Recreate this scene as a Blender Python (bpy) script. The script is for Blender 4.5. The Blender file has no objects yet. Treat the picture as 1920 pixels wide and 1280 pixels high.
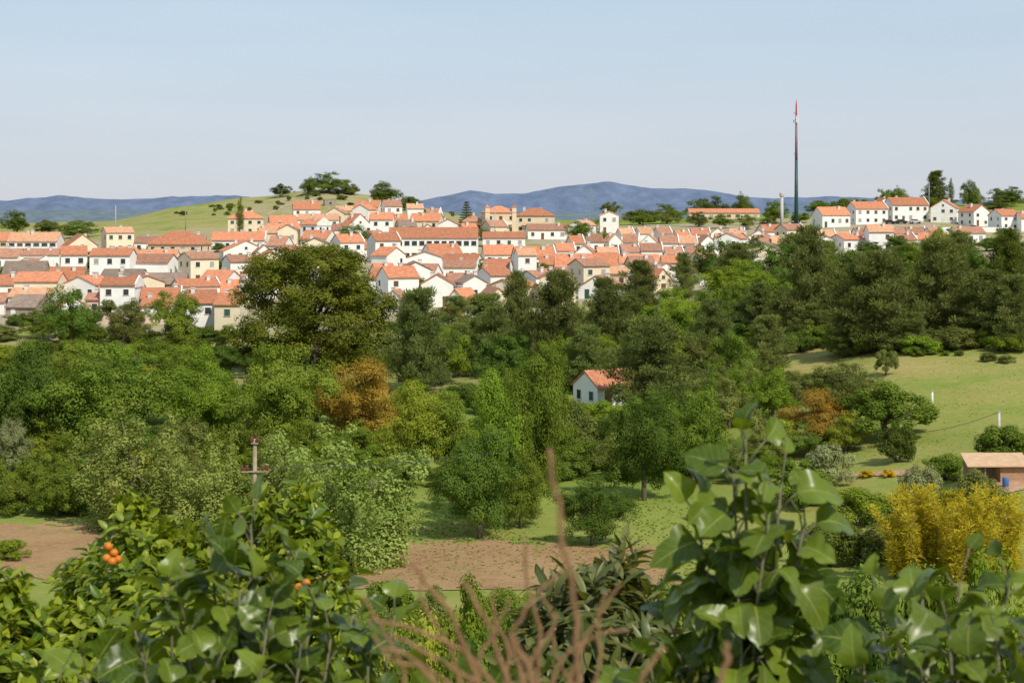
import bpy, math, random
import numpy as np
from mathutils import Vector, Matrix, noise
random.seed(11); rng=np.random.default_rng(11)
sc=bpy.context.scene; COL=sc.collection
K=0.6/1920; HY=405.0
R=math.radians
# ------------------------------------------------------------------ terrain
ND=[(0,-1.8),(5,-3.8),(12,-6.6),(25,-9.6),(40,-13.5),(80,-21),(110,-24),(130,-24.5)]
DS=[160,220,290,360,450,520,570,640,700,780,900,1300]
UC=[-400,0,200,340,480,600,680,760,900,1100,1300,1500,1700,1900,2400]
TB={-400:[-24.5,-24,-22,-15,-12,-9,-8,-6,-5,-8,-14,-20],
0:[-24.5,-24,-22,-15,-12,-9.5,-8,-5,-3,-6,-12,-20],
200:[-24.5,-24,-22,-15,-11.5,-7.5,-5.5,-3,-2.2,-6,-12,-20],
340:[-24.5,-24,-22.3,-16,-11.5,-7,-3.5,1,4,0,-10,-20],
480:[-24.5,-24,-22,-16,-12,-7,-3,3,7.5,3,-8,-20],
600:[-24.5,-24,-21,-16.5,-12,-6,-2,4,11.5,6,-8,-20],
680:[-24.5,-24,-21,-16.5,-12,-6,-2.5,3,9.5,4,-8,-20],
760:[-24.5,-23.8,-20.5,-16.5,-12,-6.5,-3,1.5,5,0,-10,-20],
900:[-24.5,-23.5,-20,-16.5,-12,-7.5,-4,-2,-1.5,-5,-12,-20],
1100:[-24.3,-22.5,-19,-15.5,-12,-8,-5,-3,-2,-5,-12,-20],
1300:[-24,-21,-18,-15,-12,-8,-4,-2,-1,-4,-12,-20],
1500:[-22.5,-18.5,-16,-14,-11,-7.5,-3.5,0,0,-3,-10,-20],
1700:[-20.7,-16,-14,-13,-11,-8,-3,4,5,2,-8,-20],
1900:[-19.5,-15.3,-12.5,-12,-10,-7,-3,4,5,2,-8,-20],
2400:[-18.5,-14,-11.5,-11,-9,-6,-3,4,5,2,-8,-20]}
E130={2400:-20.5,1900:-20.4,1700:-22.4,1500:-23.8}
COLZ=[]
for u in UC:
    z130=E130.get(u,-24.5)
    near=[z for d,z in ND]; near[-1]=z130; near[-2]=-24+(z130+24.5)*.5
    COLZ.append(near+TB[u])
ROWD=[d for d,z in ND]+DS
COLZ=np.array(COLZ)
def colz(u):
    u=min(max(u,UC[0]),UC[-1]-1e-6)
    j=0
    while j<len(UC)-2 and UC[j+1]<=u: j+=1
    t=(u-UC[j])/(UC[j+1]-UC[j]); t=t*t*(3-2*t)*.5+t*.5
    return COLZ[j]*(1-t)+COLZ[j+1]*t
def ground(x,y,rough=True):
    yy=max(y,-30)
    u=960+x/(K*max(yy,110))
    c=colz(u)
    z=float(np.interp(max(yy,0),ROWD,c))
    if yy<0: z+=-yy*.12
    if rough and yy>90:
        a=min(1,(yy-90)/60)*.35
        z+=a*noise.noise((x*.04,y*.04,0))+ (a*.35)*noise.noise((x*.2,y*.2,3))
        if yy>560: z+=min(1,(yy-560)/100)*.6*noise.noise((x*.025,y*.025,5))
    return z
def gpy(px,D):
    return HY-ground((px-960)*K*D,D,False)/(K*D)
def locate(px,py):
    D=100.0; p=gpy(px,D)
    while D<760:
        q=gpy(px,D+2)
        if q<=py:
            t=(p-py)/(p-q+1e-9); D+=2*max(0,min(1,t)); break
        D+=2; p=q
    x=(px-960)*K*D
    return x,D,ground(x,D)
def pt(px,py,D): return Vector(((px-960)*K*D,D,-(py-HY)*K*D))
# ------------------------------------------------------------------ materials
def newmat(name):
    m=bpy.data.materials.new(name); m.use_nodes=True
    nt=m.node_tree; nt.nodes.clear()
    out=nt.nodes.new('ShaderNodeOutputMaterial')
    return m,nt,out
def N(nt,t,**k):
    n=nt.nodes.new(t)
    for a,b in k.items(): setattr(n,a,b)
    return n
def mixc(nt,fac,a,b,blend='MIX'):
    n=N(nt,'ShaderNodeMix',data_type='RGBA',blend_type=blend)
    for i,v in ((0,fac),(6,a),(7,b)):
        if hasattr(v,'is_linked') : nt.links.new(v,n.inputs[i])
        elif isinstance(v,(int,float)): n.inputs[i].default_value=v
        else: n.inputs[i].default_value=(*v,1)
    return n.outputs[2]
def noisen(nt,scale,detail=4,coord='Object',rough=.6):
    tc=N(nt,'ShaderNodeTexCoord'); n=N(nt,'ShaderNodeTexNoise')
    n.inputs['Scale'].default_value=scale; n.inputs['Detail'].default_value=detail; n.inputs['Roughness'].default_value=rough
    nt.links.new(tc.outputs[coord],n.inputs['Vector'])
    return n.outputs['Fac']
def ramp(nt,f,a,b):
    r=N(nt,'ShaderNodeMapRange'); r.inputs[1].default_value=a; r.inputs[2].default_value=b
    nt.links.new(f,r.inputs[0]); return r.outputs[0]
MATS={}
def solid(name,c1,c2=None,rough=.8,scale=1.5,rand=.0,metal=0,bump=0,bscale=8,lo=.35,hi=.65):
    if name in MATS: return MATS[name]
    m,nt,out=newmat(name); b=N(nt,'ShaderNodeBsdfPrincipled')
    c2=c2 or tuple(v*.8 for v in c1)
    f=ramp(nt,noisen(nt,scale),lo,hi)
    c=mixc(nt,f,c1,c2)
    if rand:
        oi=N(nt,'ShaderNodeObjectInfo'); r=N(nt,'ShaderNodeMapRange')
        r.inputs[3].default_value=1-rand; r.inputs[4].default_value=1+rand*.6
        nt.links.new(oi.outputs['Random'],r.inputs[0])
        hs=N(nt,'ShaderNodeHueSaturation'); nt.links.new(c,hs.inputs['Color']); nt.links.new(r.outputs[0],hs.inputs['Value']); c=hs.outputs[0]
    nt.links.new(c,b.inputs['Base Color'])
    b.inputs['Roughness'].default_value=rough; b.inputs['Metallic'].default_value=metal
    b.inputs['Specular IOR Level'].default_value=.3
    if bump:
        bp=N(nt,'ShaderNodeBump'); bp.inputs['Strength'].default_value=bump; bp.inputs['Distance'].default_value=.1
        nt.links.new(noisen(nt,bscale),bp.inputs['Height']); nt.links.new(bp.outputs[0],b.inputs['Normal'])
    nt.links.new(b.outputs[0],out.inputs[0]); MATS[name]=m; return m
def leafmat(name,c1,c2,trans=.3,rand=.2):
    m,nt,out=newmat(name)
    at=N(nt,'ShaderNodeAttribute',attribute_name='tint')
    c=mixc(nt,at.outputs['Fac'],c1,c2)
    oi=N(nt,'ShaderNodeObjectInfo'); r=N(nt,'ShaderNodeMapRange')
    r.inputs[3].default_value=1-rand; r.inputs[4].default_value=1+rand
    nt.links.new(oi.outputs['Random'],r.inputs[0])
    hs=N(nt,'ShaderNodeHueSaturation'); nt.links.new(c,hs.inputs['Color']); nt.links.new(r.outputs[0],hs.inputs['Value'])
    h=N(nt,'ShaderNodeMapRange'); h.inputs[3].default_value=.485; h.inputs[4].default_value=.508
    fr=N(nt,'ShaderNodeMath',operation='FRACT'); ml=N(nt,'ShaderNodeMath',operation='MULTIPLY'); ml.inputs[1].default_value=7.31
    nt.links.new(oi.outputs['Random'],ml.inputs[0]); nt.links.new(ml.outputs[0],fr.inputs[0]); nt.links.new(fr.outputs[0],h.inputs[0]); nt.links.new(h.outputs[0],hs.inputs['Hue'])
    d=N(nt,'ShaderNodeBsdfDiffuse'); t=N(nt,'ShaderNodeBsdfTranslucent')
    nt.links.new(hs.outputs[0],d.inputs[0])
    tcol=mixc(nt,1.0,hs.outputs[0],(1.5,1.35,.6),'MULTIPLY'); nt.links.new(tcol,t.inputs[0])
    mx=N(nt,'ShaderNodeMixShader'); mx.inputs[0].default_value=trans
    nt.links.new(d.outputs[0],mx.inputs[1]); nt.links.new(t.outputs[0],mx.inputs[2])
    nt.links.new(mx.outputs[0],out.inputs[0]); MATS[name]=m; return m
LM={
'mid':leafmat('mid_green_leaves',(.085,.14,.018),(.215,.275,.040)),
'bright':leafmat('bright_green_leaves',(.11,.18,.018),(.25,.33,.04)),
'dark':leafmat('dark_green_leaves',(.06,.095,.018),(.16,.20,.04)),
'deep':leafmat('deep_green_leaves',(.06,.115,.02),(.155,.23,.04)),
'light':leafmat('pale_green_leaves',(.16,.22,.045),(.37,.44,.12)),
'pine':leafmat('pine_needles',(.085,.12,.034),(.225,.255,.075),.32),
'pinel':leafmat('pale_pine_needles',(.105,.145,.038),(.25,.285,.085),.32),
'olive':leafmat('grey_olive_leaves',(.15,.17,.075),(.31,.34,.16)),
'dull':leafmat('dull_green_leaves',(.10,.13,.03),(.22,.24,.065)),
'yellow':leafmat('yellow_green_leaves',(.15,.20,.02),(.31,.34,.045)),
'rust':leafmat('rusty_leaves',(.22,.155,.026),(.47,.32,.055),.3,.1),
'bamboo':leafmat('yellow_bamboo_leaves',(.32,.29,.02),(.62,.52,.05),.35,.05),
'grand':leafmat('olive_dark_leaves',(.06,.085,.012),(.19,.20,.03)),
'gold':leafmat('gold_flowers',(.4,.28,.01),(.6,.42,.02)),
}
BARK=solid('bark',(.17,.14,.10),(.08,.065,.05),.9,6,bump=.4)
BARKP=solid('pine_bark',(.17,.11,.08),(.08,.055,.04),.9,6,bump=.4)
# ------------------------------------------------------------------ object helpers
def tag(o,label,cat,group=None,kind=None):
    if label: o['label']=label
    if cat: o['category']=cat
    if group: o['group']=group
    if kind: o['kind']=kind
    return o
def empty(name,loc,rz=0,label=None,cat=None,group=None):
    o=bpy.data.objects.new(name,None); COL.objects.link(o); o.empty_display_size=.3
    o.location=loc; o.rotation_euler=(0,0,rz); return tag(o,label,cat,group)
def link(name,me,m,parent=None,loc=None,rot=None,scale=None):
    o=bpy.data.objects.new(name,me); COL.objects.link(o)
    if m is not None:
        if not me.materials: me.materials.append(None)
        o.material_slots[0].link='OBJECT'; o.material_slots[0].material=m
    if parent: o.parent=parent
    if loc is not None: o.location=loc
    if rot is not None: o.rotation_euler=rot
    if scale is not None: o.scale=scale
    return o
class MB:
    def __init__(s): s.v=[]; s.f=[]
    def add(s,vs,fs):
        o=len(s.v); s.v+= [tuple(a) for a in vs]; s.f+=[tuple(i+o for i in f) for f in fs]; return s
    def box(s,x0,x1,y0,y1,z0,z1):
        return s.add([(x0,y0,z0),(x1,y0,z0),(x1,y1,z0),(x0,y1,z0),(x0,y0,z1),(x1,y0,z1),(x1,y1,z1),(x0,y1,z1)],
          [(0,3,2,1),(4,5,6,7),(0,1,5,4),(1,2,6,5),(2,3,7,6),(3,0,4,7)])
    def prism(s,prof,x0,x1):
        n=len(prof)
        vs=[(x0,y,z) for y,z in prof]+[(x1,y,z) for y,z in prof]
        fs=[tuple(range(n))[::-1],tuple(range(n,2*n))]+[(i,(i+1)%n,(i+1)%n+n,i+n) for i in range(n)]
        return s.add(vs,fs)
    def tube(s,pts,rad,n=6,cap=True):
        pts=[Vector(p) for p in pts]; rings=[]
        for i,p in enumerate(pts):
            a=pts[max(i-1,0)]; b=pts[min(i+1,len(pts)-1)]; d=(b-a)
            d=d.normalized() if d.length>1e-9 else Vector((0,0,1))
            e=Vector((1,0,0)) if abs(d.x)<.8 else Vector((0,1,0))
            t=d.cross(e).normalized(); b2=d.cross(t)
            r=rad[i] if hasattr(rad,'__len__') else rad
            rings.append([p+(t*math.cos(2*math.pi*k/n)+b2*math.sin(2*math.pi*k/n))*r for k in range(n)])
        vs=[v for r in rings for v in r]; fs=[]
        for i in range(len(pts)-1):
            for k in range(n): fs.append((i*n+k,i*n+(k+1)%n,(i+1)*n+(k+1)%n,(i+1)*n+k))
        if cap: fs+= [tuple(range(n))[::-1], tuple((len(pts)-1)*n+k for k in range(n))]
        return s.add(vs,fs)
    def mesh(s,name,smooth=False):
        me=bpy.data.meshes.new(name); me.from_pydata(s.v,[],s.f)
        if smooth: me.polygons.foreach_set('use_smooth',[True]*len(me.polygons))
        me.update(); return me
    def build(s,name,m,parent=None,loc=None,rot=None,smooth=False):
        return link(name,s.mesh(name,smooth),m,parent,loc,rot)
def np_mesh(name,V,F,tint=None,uv=None,smooth=False):
    me=bpy.data.meshes.new(name); V=np.ascontiguousarray(V,dtype=np.float32); F=np.ascontiguousarray(F,dtype=np.int32)
    nf=len(F); w=F.shape[1]
    me.vertices.add(len(V)); me.vertices.foreach_set('co',V.ravel())
    me.loops.add(nf*w); me.loops.foreach_set('vertex_index',F.ravel())
    me.polygons.add(nf); me.polygons.foreach_set('loop_start',np.arange(nf,dtype=np.int32)*w)
    if smooth: me.polygons.foreach_set('use_smooth',np.ones(nf,dtype=bool))
    me.update(calc_edges=True)
    if tint is not None:
        a=me.attributes.new('tint','FLOAT','FACE'); a.data.foreach_set('value',np.ascontiguousarray(tint,dtype=np.float32))
    if uv is not None:
        l=me.uv_layers.new(name='UVMap'); l.data.foreach_set('uv',np.ascontiguousarray(uv[F.ravel()],dtype=np.float32).ravel())
    return me
# ------------------------------------------------------------------ tree prototypes (unit height, unit width)
def unit(v): return v/np.maximum(np.linalg.norm(v,axis=1,keepdims=True),1e-9)
def rdirs(n): return unit(rng.normal(size=(n,3)))
def cloud(cl,n,size,asp=.6,out=.7,up=.3,r0=.45,radial=False,big=None):
    cl=np.array(cl,dtype=float)
    w=cl[:,3]*cl[:,4]+cl[:,4]*cl[:,5]+cl[:,3]*cl[:,5]
    idx=rng.choice(len(cl),n,p=w/w.sum()); d=rdirs(n)
    r=(r0+(1-r0)*np.sqrt(rng.random(n)))*(1+rng.normal(0,.10,n))
    P=cl[idx,:3]+d*r[:,None]*cl[idx,3:6]
    if radial:
        t=unit(d+np.array([0,0,.5])+.35*rdirs(n)); b=unit(np.cross(t,rdirs(n)))
    else:
        if big is not None: d=unit(d*.6+unit(P-np.array(big)[idx])*.8)
        nn=unit(out*d+(1-out)*rdirs(n)+np.array([0,0,up])); t=unit(np.cross(nn,rdirs(n))); b=np.cross(nn,t)
    s=size*(.55+.9*rng.random(n))[:,None]
    V=np.stack([P-t*s,P+b*s*asp,P+t*s,P-b*s*asp],1).reshape(-1,3)
    ct=rng.random(len(cl))
    return V,.65*ct[idx]+.35*rng.random(n)
def finish(name,V,tint,mbt,clip=99.3):
    ext=max(np.percentile(np.abs(V[:,0]),clip),np.percentile(np.abs(V[:,1]),clip))
    zt=np.percentile(V[:,2],99.8)
    V=V.copy(); V[:,:2]*=.5/ext; V[:,2]*=1/zt
    mbt.v=[(x*.5/ext,y*.5/ext,z/zt) for x,y,z in mbt.v]
    F=np.arange(len(V)).reshape(-1,4)
    return np_mesh(name+'_crown',V,F,tint),mbt.mesh(name+'_trunk',True)
def limbs(mb,cl,base,fork,r,k=7):
    mb.tube([(0,0,-.06),(0.01,0,base*.6),(0.0,0.01,fork)],[r*1.25,r,r*.8],8)
    for c in random.sample(list(cl),min(k,len(cl))):
        p=Vector(c[:3]); s=Vector((0,0,fork*(.75+.3*random.random())))
        m=s.lerp(p,.5)+Vector((random.uniform(-.03,.03),random.uniform(-.03,.03),.03))
        mb.tube([s,m,p],[r*.5,r*.3,r*.1],5)
def sub(majors,k,f0=.3,f1=.5):
    cl=[];big=[]
    for (x,y,z,R_) in majors:
        for i in range(k):
            d=rdirs(1)[0]
            if d[2]<-.5: d[2]*=-.6
            q=random.uniform(.6,1.0); r=R_*random.uniform(f0,f1)
            cl.append((x+d[0]*R_*q,y+d[1]*R_*q,z+d[2]*R_*q*.9,r,r,r*.8)); big.append((x,y,z))
    return cl,big
def P_broad(n=19000,size=.0115,nm=13,k=9):
    mj=[]
    tilt=random.uniform(-.08,.08)
    while len(mj)<nm:
        d=Vector(rdirs(1)[0]); q=random.uniform(.5,1.0)
        if d.z<-.9: continue
        R_=random.uniform(.13,.22)*(1.1 if d.z<.2 else .9)
        z=.45+d.z*(.42*random.uniform(.7,1.1) if d.z>0 else .36)*q
        wz=.36*(1.05-.5*max(0,z-.55))
        mj.append((d.x*wz*q*1.1+tilt*z,d.y*wz*q*1.1,max(z,.12),R_))
    mj+=[(0,0,.35,.26),(random.uniform(-.15,.15),random.uniform(-.15,.15),.2,.24),(0,0,.55,.22)]
    cl,big=sub(mj,k)
    V,t=cloud(cl,n,size,big=big); V[:,2]=np.maximum(V[:,2],0.0); mb=MB(); limbs(mb,mj,.25,.35,.026); return V,t,mb
def P_poplar(n=22000,size=.0105):
    cl=[]
    for b in range(16):
        a=random.uniform(0,6.28); L=random.uniform(.08,.42); top=random.uniform(.66,1.0)-.45*L
        for k in range(7):
            f=(k+.6)/7; z=.04+(top-.04)*f; rr=random.uniform(.045,.09)*(1.35-.75*f)
            cl.append((math.cos(a)*L*(.5+.5*f)+random.uniform(-.05,.05),math.sin(a)*L*(.5+.5*f)+random.uniform(-.05,.05),z,rr,rr,rr*1.3))
    V,t=cloud(cl,n,size,out=.62,up=.3); V[:,2]=np.maximum(V[:,2],0); mb=MB(); limbs(mb,cl,.3,.5,.013,9); return V,t,mb
def P_pine(n=24000,size=.020,low=.08,slim=1.0,tip=.80):
    cl=[]; mb=MB(); mb.tube([(0,0,-.06),(.008,.004,.4),(0,0,.97)],[.024,.016,.004],7)
    z=low
    while z<.97:
        L=.48*slim*min(1,(1-z+.06)/(tip))**.65*(1.0 if z>low+.1 else .8)
        nb=random.randint(5,7); a0=random.uniform(0,6.28)
        for k in range(nb):
            a=a0+6.283*k/nb+random.uniform(-.3,.3); l=L*random.uniform(.5,1.12)
            if random.random()<.1: continue
            e=Vector((math.cos(a)*l,math.sin(a)*l,z+l*random.uniform(.05,.35)))
            mb.tube([(0,0,z),e],[.005,.002],4)
            for f in (.3,.5,.7,.88,1.0):
                if l*f<.05 and z<.9: continue
                rr=random.uniform(.045,.075)*(1.0 if l>.15 else .85)
                side=random.uniform(-.05,.05)
                cl.append((e.x*f-math.sin(a)*side,e.y*f+math.cos(a)*side,z+(e.z-z)*f+.01,rr*1.25,rr*1.25,rr*.85))
        z+=random.uniform(.055,.085)
    cl.append((0,0,.96,.05,.05,.045))
    V,t=cloud(cl,n,size,asp=.22,r0=.2,radial=True); return V,t,mb
def P_umbrella(n=17000,size=.0145):
    cl=[]
    for i in range(48):
        a=random.uniform(0,6.28); q=math.sqrt(random.random())*.43; rr=random.uniform(.07,.14)
        cl.append((math.cos(a)*q,math.sin(a)*q,.78-.55*q*q/.18*.55+random.uniform(-.28,.10),rr,rr,rr*1.0))
    V,t=cloud(cl,n,size); mb=MB(); f=Vector((.03,0,.26))
    mb.tube([(-.05,0,-.06),(-.02,0,.13),f],[.042,.034,.03],8)
    for c in cl[:11]:
        p=Vector(c[:3]); mb.tube([f,f.lerp(p,.5)+Vector((0,0,.05)),p],[.022,.014,.006],5)
    return V,t,mb
def P_bush(n=11000,size=.019):
    cl=[]
    for i in range(30):
        a=random.uniform(0,6.28); q=math.sqrt(random.random())*.4; rr=random.uniform(.1,.17)
        h=.88*(1-(q/.5)**2*.55)*random.uniform(.3,1)
        cl.append((math.cos(a)*q,math.sin(a)*q,h*.9,rr,rr,rr))
    V,t=cloud(cl,n,size); V[:,2]=np.maximum(V[:,2],-.03); mb=MB()
    for i in range(6):
        c=cl[i]; mb.tube([(0,0,-.08),(c[0]*.5,c[1]*.5,c[2]*.4),c[:3]],[.02,.014,.005],5)
    return V,t,mb
def P_grand(n=110000,size=.0078):
    base=[(-.34,.74,.14),(-.22,.86,.14),(-.05,.90,.14),(.10,.88,.14),(.22,.80,.14),(.31,.66,.13),(.37,.50,.14),(.41,.32,.13),(.40,.15,.14),(-.42,.30,.14),(-.40,.55,.14),(-.42,.14,.13),(0,.62,.2),(-.2,.42,.22),(.2,.42,.22),(0,.22,.22),(.25,.15,.19),(-.25,.15,.19),(-.14,.70,.17),(.15,.66,.17)]
    mj=[]
    for x,z,r in base:
        w=math.sqrt(max(.02,.2-x*x))*.75
        for y in ((-w,0,w) if abs(x)<.35 else (0,-.12)): mj.append((x+random.uniform(-.03,.03),y+random.uniform(-.04,.04),z-abs(y)*.25+random.uniform(-.03,.03),r*random.uniform(.85,1.1)))
    cl,big=sub(mj,13,.28,.45)
    V,t=cloud(cl,n,size,out=.68,big=big); V[:,2]=np.maximum(V[:,2],0); mb=MB(); limbs(mb,mj,.2,.35,.03,12); return V,t,mb
def P_cypress(n=5000,size=.02):
    cl=[]
    for i in range(26):
        z=.05+.9*i/25; r=.36*(math.sin(math.pi*min(1,(z*.8+.18)))**.8)
        a=random.uniform(0,6.28); cl.append((math.cos(a)*.08,math.sin(a)*.08,z,r,r,.06))
    V,t=cloud(cl,n,size,asp=.4)
    mb=MB().tube([(0,0,-.05),(0,0,.5)],[.06,.03],6); return V,t,mb
def P_araucaria(n=6000,size=.025):
    cl=[]; mb=MB().tube([(0,0,-.05),(0,0,1)],[.03,.008],6)
    for i in range(11):
        z=.15+.08*i; L=.48*(1-z*.92)
        for k in range(7):
            a=k*.9+i*.37
            mb.tube([(0,0,z),(math.cos(a)*L,math.sin(a)*L,z+.02)],[.01,.004],4)
            for f in (.45,.75,1): cl.append((math.cos(a)*L*f,math.sin(a)*L*f,z+.02*f,.06,.06,.022))
    V,t=cloud(cl,n,size,asp=.25,r0=.2); return V,t,mb
def P_bamboo(n=70000,size=.018):
    cl=[]; mb=MB()
    for i in range(120):
        a=random.uniform(0,6.28); q=math.sqrt(random.random())*.4; lean=random.uniform(.0,.16); h=random.uniform(.6,1.0)*(1-.5*q)
        p0=Vector((math.cos(a)*q,math.sin(a)*q,-.05)); p2=p0+Vector((math.cos(a)*lean,math.sin(a)*lean,h)); p1=p0.lerp(p2,.6)+Vector((-math.cos(a)*.03,-math.sin(a)*.03,.05))
        mb.tube([p0,p1,p2],[.005,.003,.001],4)
        for f in (.15,.3,.45,.6,.75,.9,1.0):
            p=p0.lerp(p1,f/.6) if f<.6 else p1.lerp(p2,(f-.6)/.4)
            rr=random.uniform(.04,.065)*(1.35-.7*f); cl.append((p.x,p.y,p.z,rr,rr,rr*1.3))
    V,t=cloud(cl,n,size,asp=.2,r0=.1,radial=True); return V,t,mb
PROTO={}
def mkp(kind,fn,cnt,**kw):
    PROTO[kind]=[finish(kind,*fn(**kw)) for i in range(cnt)]
mkp('broad',P_broad,6); mkp('poplar',P_poplar,4); mkp('pine',P_pine,5); mkp('umbrella',P_umbrella,3)
mkp('bush',P_bush,4); mkp('grand',P_grand,1); mkp('cypress',P_cypress,1); mkp('araucaria',P_araucaria,1); mkp('bamboo',P_bamboo,1)
PROTO['broadbig']=[finish('broadbig',*P_broad(n=42000,size=.0083,nm=18,k=12)) for i in range(6)]
NAMES={'broad':('broadleaf_tree','tree'),'broadbig':('broadleaf_tree','tree'),'poplar':('poplar_tree','tree'),'pine':('pine_tree','tree'),'umbrella':('cork_oak','tree'),
 'bush':('shrub','shrub'),'grand':('giant_tree','tree'),'cypress':('cypress_tree','tree'),'araucaria':('conifer_tree','tree'),'bamboo':('bamboo_clump','bamboo')}
cnt={}
def plant(kind,mat,x,y,z,w,h,label,group=None):
    nm,cat=NAMES[kind]; k=cnt.get(kind,0); cnt[kind]=k+1
    cr,tr=PROTO[kind][k%len(PROTO[kind])]
    r=empty(nm,(x,y,z),random.uniform(0,6.28) if kind!='grand' else 0,label,cat,group); r.scale=(w,w,h)
    link('crown' if cat!='shrub' else 'foliage',cr,LM[mat],r)
    link('trunk' if cat=='tree' else 'stems',tr,BARKP if kind=='pine' else BARK,r)
    return r
def T(kind,mat,px,pyb,pyt,wpx,label,group=None,D=None):
    if D is None: x,D,z=locate(px,pyb)
    else: x=(px-960)*K*D; z=ground(x,D)
    top=-(pyt-HY)*K*D
    return plant(kind,mat,x,D,z,wpx*K*D,max(.6,top-z),label,group)
# ------------------------------------------------------------------ ground sheet
def build_ground():
    ys=[-30,-20,-12,-6,-2]+list(np.arange(0,30,3.0))+list(np.arange(30,130,4.0))+list(np.arange(130,300,5))+list(np.arange(300,800,7))+[820,860,900,960,1040,1140,1300,1600,2000,2600,3400,4500,6000,8000,12000]
    nx=170; V=[]; msk=[]
    for y in ys:
        W=60+.62*max(y,0)
        for i in range(nx+1):
            x=W*(2*i/nx-1); z=ground(x,y); V.append((x,y,z))
            u=960+x/(K*max(y,30))
            dry=0; earth=0
            if y>300 and y<620: earth=.95
            if y>210 and y<=300 and u<900: dry=.7; earth=.25
            if y>135 and y<300 and u>1300: dry=max(0,min(1,(u-1300)/200))*(.38+.62*max(0,min(1,(y-170)/35)))
            if y>520 and u<900: dry=.8; earth=.55
            if y>560 and u<470: earth=.2; dry=.7
            if y>100 and y<140: dry=.35
            msk.append((dry,earth))
    F=[]
    for j in range(len(ys)-1):
        for i in range(nx):
            a=j*(nx+1)+i; F.append((a,a+1,a+nx+2,a+nx+1))
    me=np_mesh('ground',np.array(V),np.array(F),smooth=True)
    for nm,c in (('dry',0),('earth',1)):
        at=me.attributes.new(nm,'FLOAT','POINT'); at.data.foreach_set('value',np.array([m[c] for m in msk],dtype=np.float32))
    m,nt,out=newmat('grassland')
    b=N(nt,'ShaderNodeBsdfDiffuse')
    big=ramp(nt,noisen(nt,.05,5),.38,.62); fine=ramp(nt,noisen(nt,1.1,8,rough=.8),.25,.75); med=ramp(nt,noisen(nt,.10,7,rough=.70),.37,.62)
    g=mixc(nt,fine,(.135,.20,.034),(.225,.285,.062)); g=mixc(nt,big,g,mixc(nt,fine,(.19,.225,.045),(.28,.30,.078)))
    d=mixc(nt,fine,(.27,.22,.08),(.42,.34,.14))
    dm=N(nt,'ShaderNodeAttribute',attribute_name='dry'); mm=N(nt,'ShaderNodeMath',operation='MULTIPLY'); nt.links.new(dm.outputs['Fac'],mm.inputs[0]); nt.links.new(med,mm.inputs[1])
    g=mixc(nt,mm.outputs[0],g,d)
    e=mixc(nt,fine,(.30,.235,.155),(.44,.37,.28))
    em=N(nt,'ShaderNodeAttribute',attribute_name='earth'); m3=N(nt,'ShaderNodeMath',operation='MULTIPLY'); nt.links.new(em.outputs['Fac'],m3.inputs[0]); nt.links.new(ramp(nt,noisen(nt,.1,5),.36,.52),m3.inputs[1])
    g=mixc(nt,m3.outputs[0],g,e)
    nt.links.new(g,b.inputs[0])
    bp=N(nt,'ShaderNodeBump'); bp.inputs['Strength'].default_value=.5; bp.inputs['Distance'].default_value=.22
    nt.links.new(noisen(nt,1.6,7,rough=.7),bp.inputs['Height']); nt.links.new(bp.outputs[0],b.inputs['Normal'])
    nt.links.new(b.outputs[0],out.inputs[0])
    o=link('ground',me,m); tag(o,'grassy valley floor and hillsides rising to the village','ground',kind='structure')
build_ground()
def drape(name,poly_fn,xs,ys,m,lift,label,cat):
    V=[];F=[];idx={}
    for j,y in enumerate(ys):
        for i,x in enumerate(xs):
            idx[(i,j)]=len(V); V.append((x,y,ground(x,y)+lift))
    for j in range(len(ys)-1):
        for i in range(len(xs)-1):
            if poly_fn((xs[i]+xs[i+1])/2,(ys[j]+ys[j+1])/2): F.append((idx[(i,j)],idx[(i+1,j)],idx[(i+1,j+1)],idx[(i,j+1)]))
    me=bpy.data.meshes.new(name); me.from_pydata(V,[],F); me.update()
    o=link(name,me,m); tag(o,label,cat,kind='structure'); return o
def ploughmat():
    m,nt,out=newmat('ploughed_earth'); b=N(nt,'ShaderNodeBsdfDiffuse')
    c=mixc(nt,ramp(nt,noisen(nt,1.6,7,rough=.85),.3,.7),(.25,.145,.07),(.52,.33,.175))
    c=mixc(nt,ramp(nt,noisen(nt,.16,5),.38,.72),c,(.46,.30,.16))
    c=mixc(nt,ramp(nt,noisen(nt,.35,7,rough=.8),.53,.66),c,(.22,.235,.06))
    nt.links.new(c,b.inputs[0]); bp=N(nt,'ShaderNodeBump'); bp.inputs['Distance'].default_value=.25; bp.inputs['Strength'].default_value=.9
    nt.links.new(noisen(nt,2.2,7,rough=.8),bp.inputs['Height']); nt.links.new(bp.outputs[0],b.inputs['Normal']); nt.links.new(b.outputs[0],out.inputs[0]); return m
def fieldfn(x,y):
    n1=noise.noise((x*.15,0,1))*1.8+noise.noise((x*.9,y*.9,1))*1.9; n2=noise.noise((x*.12,5,1))*2.2+noise.noise((x*.8,y*.8,4))*2.4
    up=max(0,min(1,(-x-24)/6))*8
    return 109.5+n1+(x+10)*.02+up*.5<y<127.5+n2-.30*max(0,x-1)-.12*max(0,-x-12)*(up<.5)+up and x<10.5+noise.noise((0,y*.3,2))*3
drape('ploughed_field',fieldfn,list(np.arange(-60,14,.3)),list(np.arange(104,142,.3)),ploughmat(),.05,'bare brown ploughed field on the valley floor','field')
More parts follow.
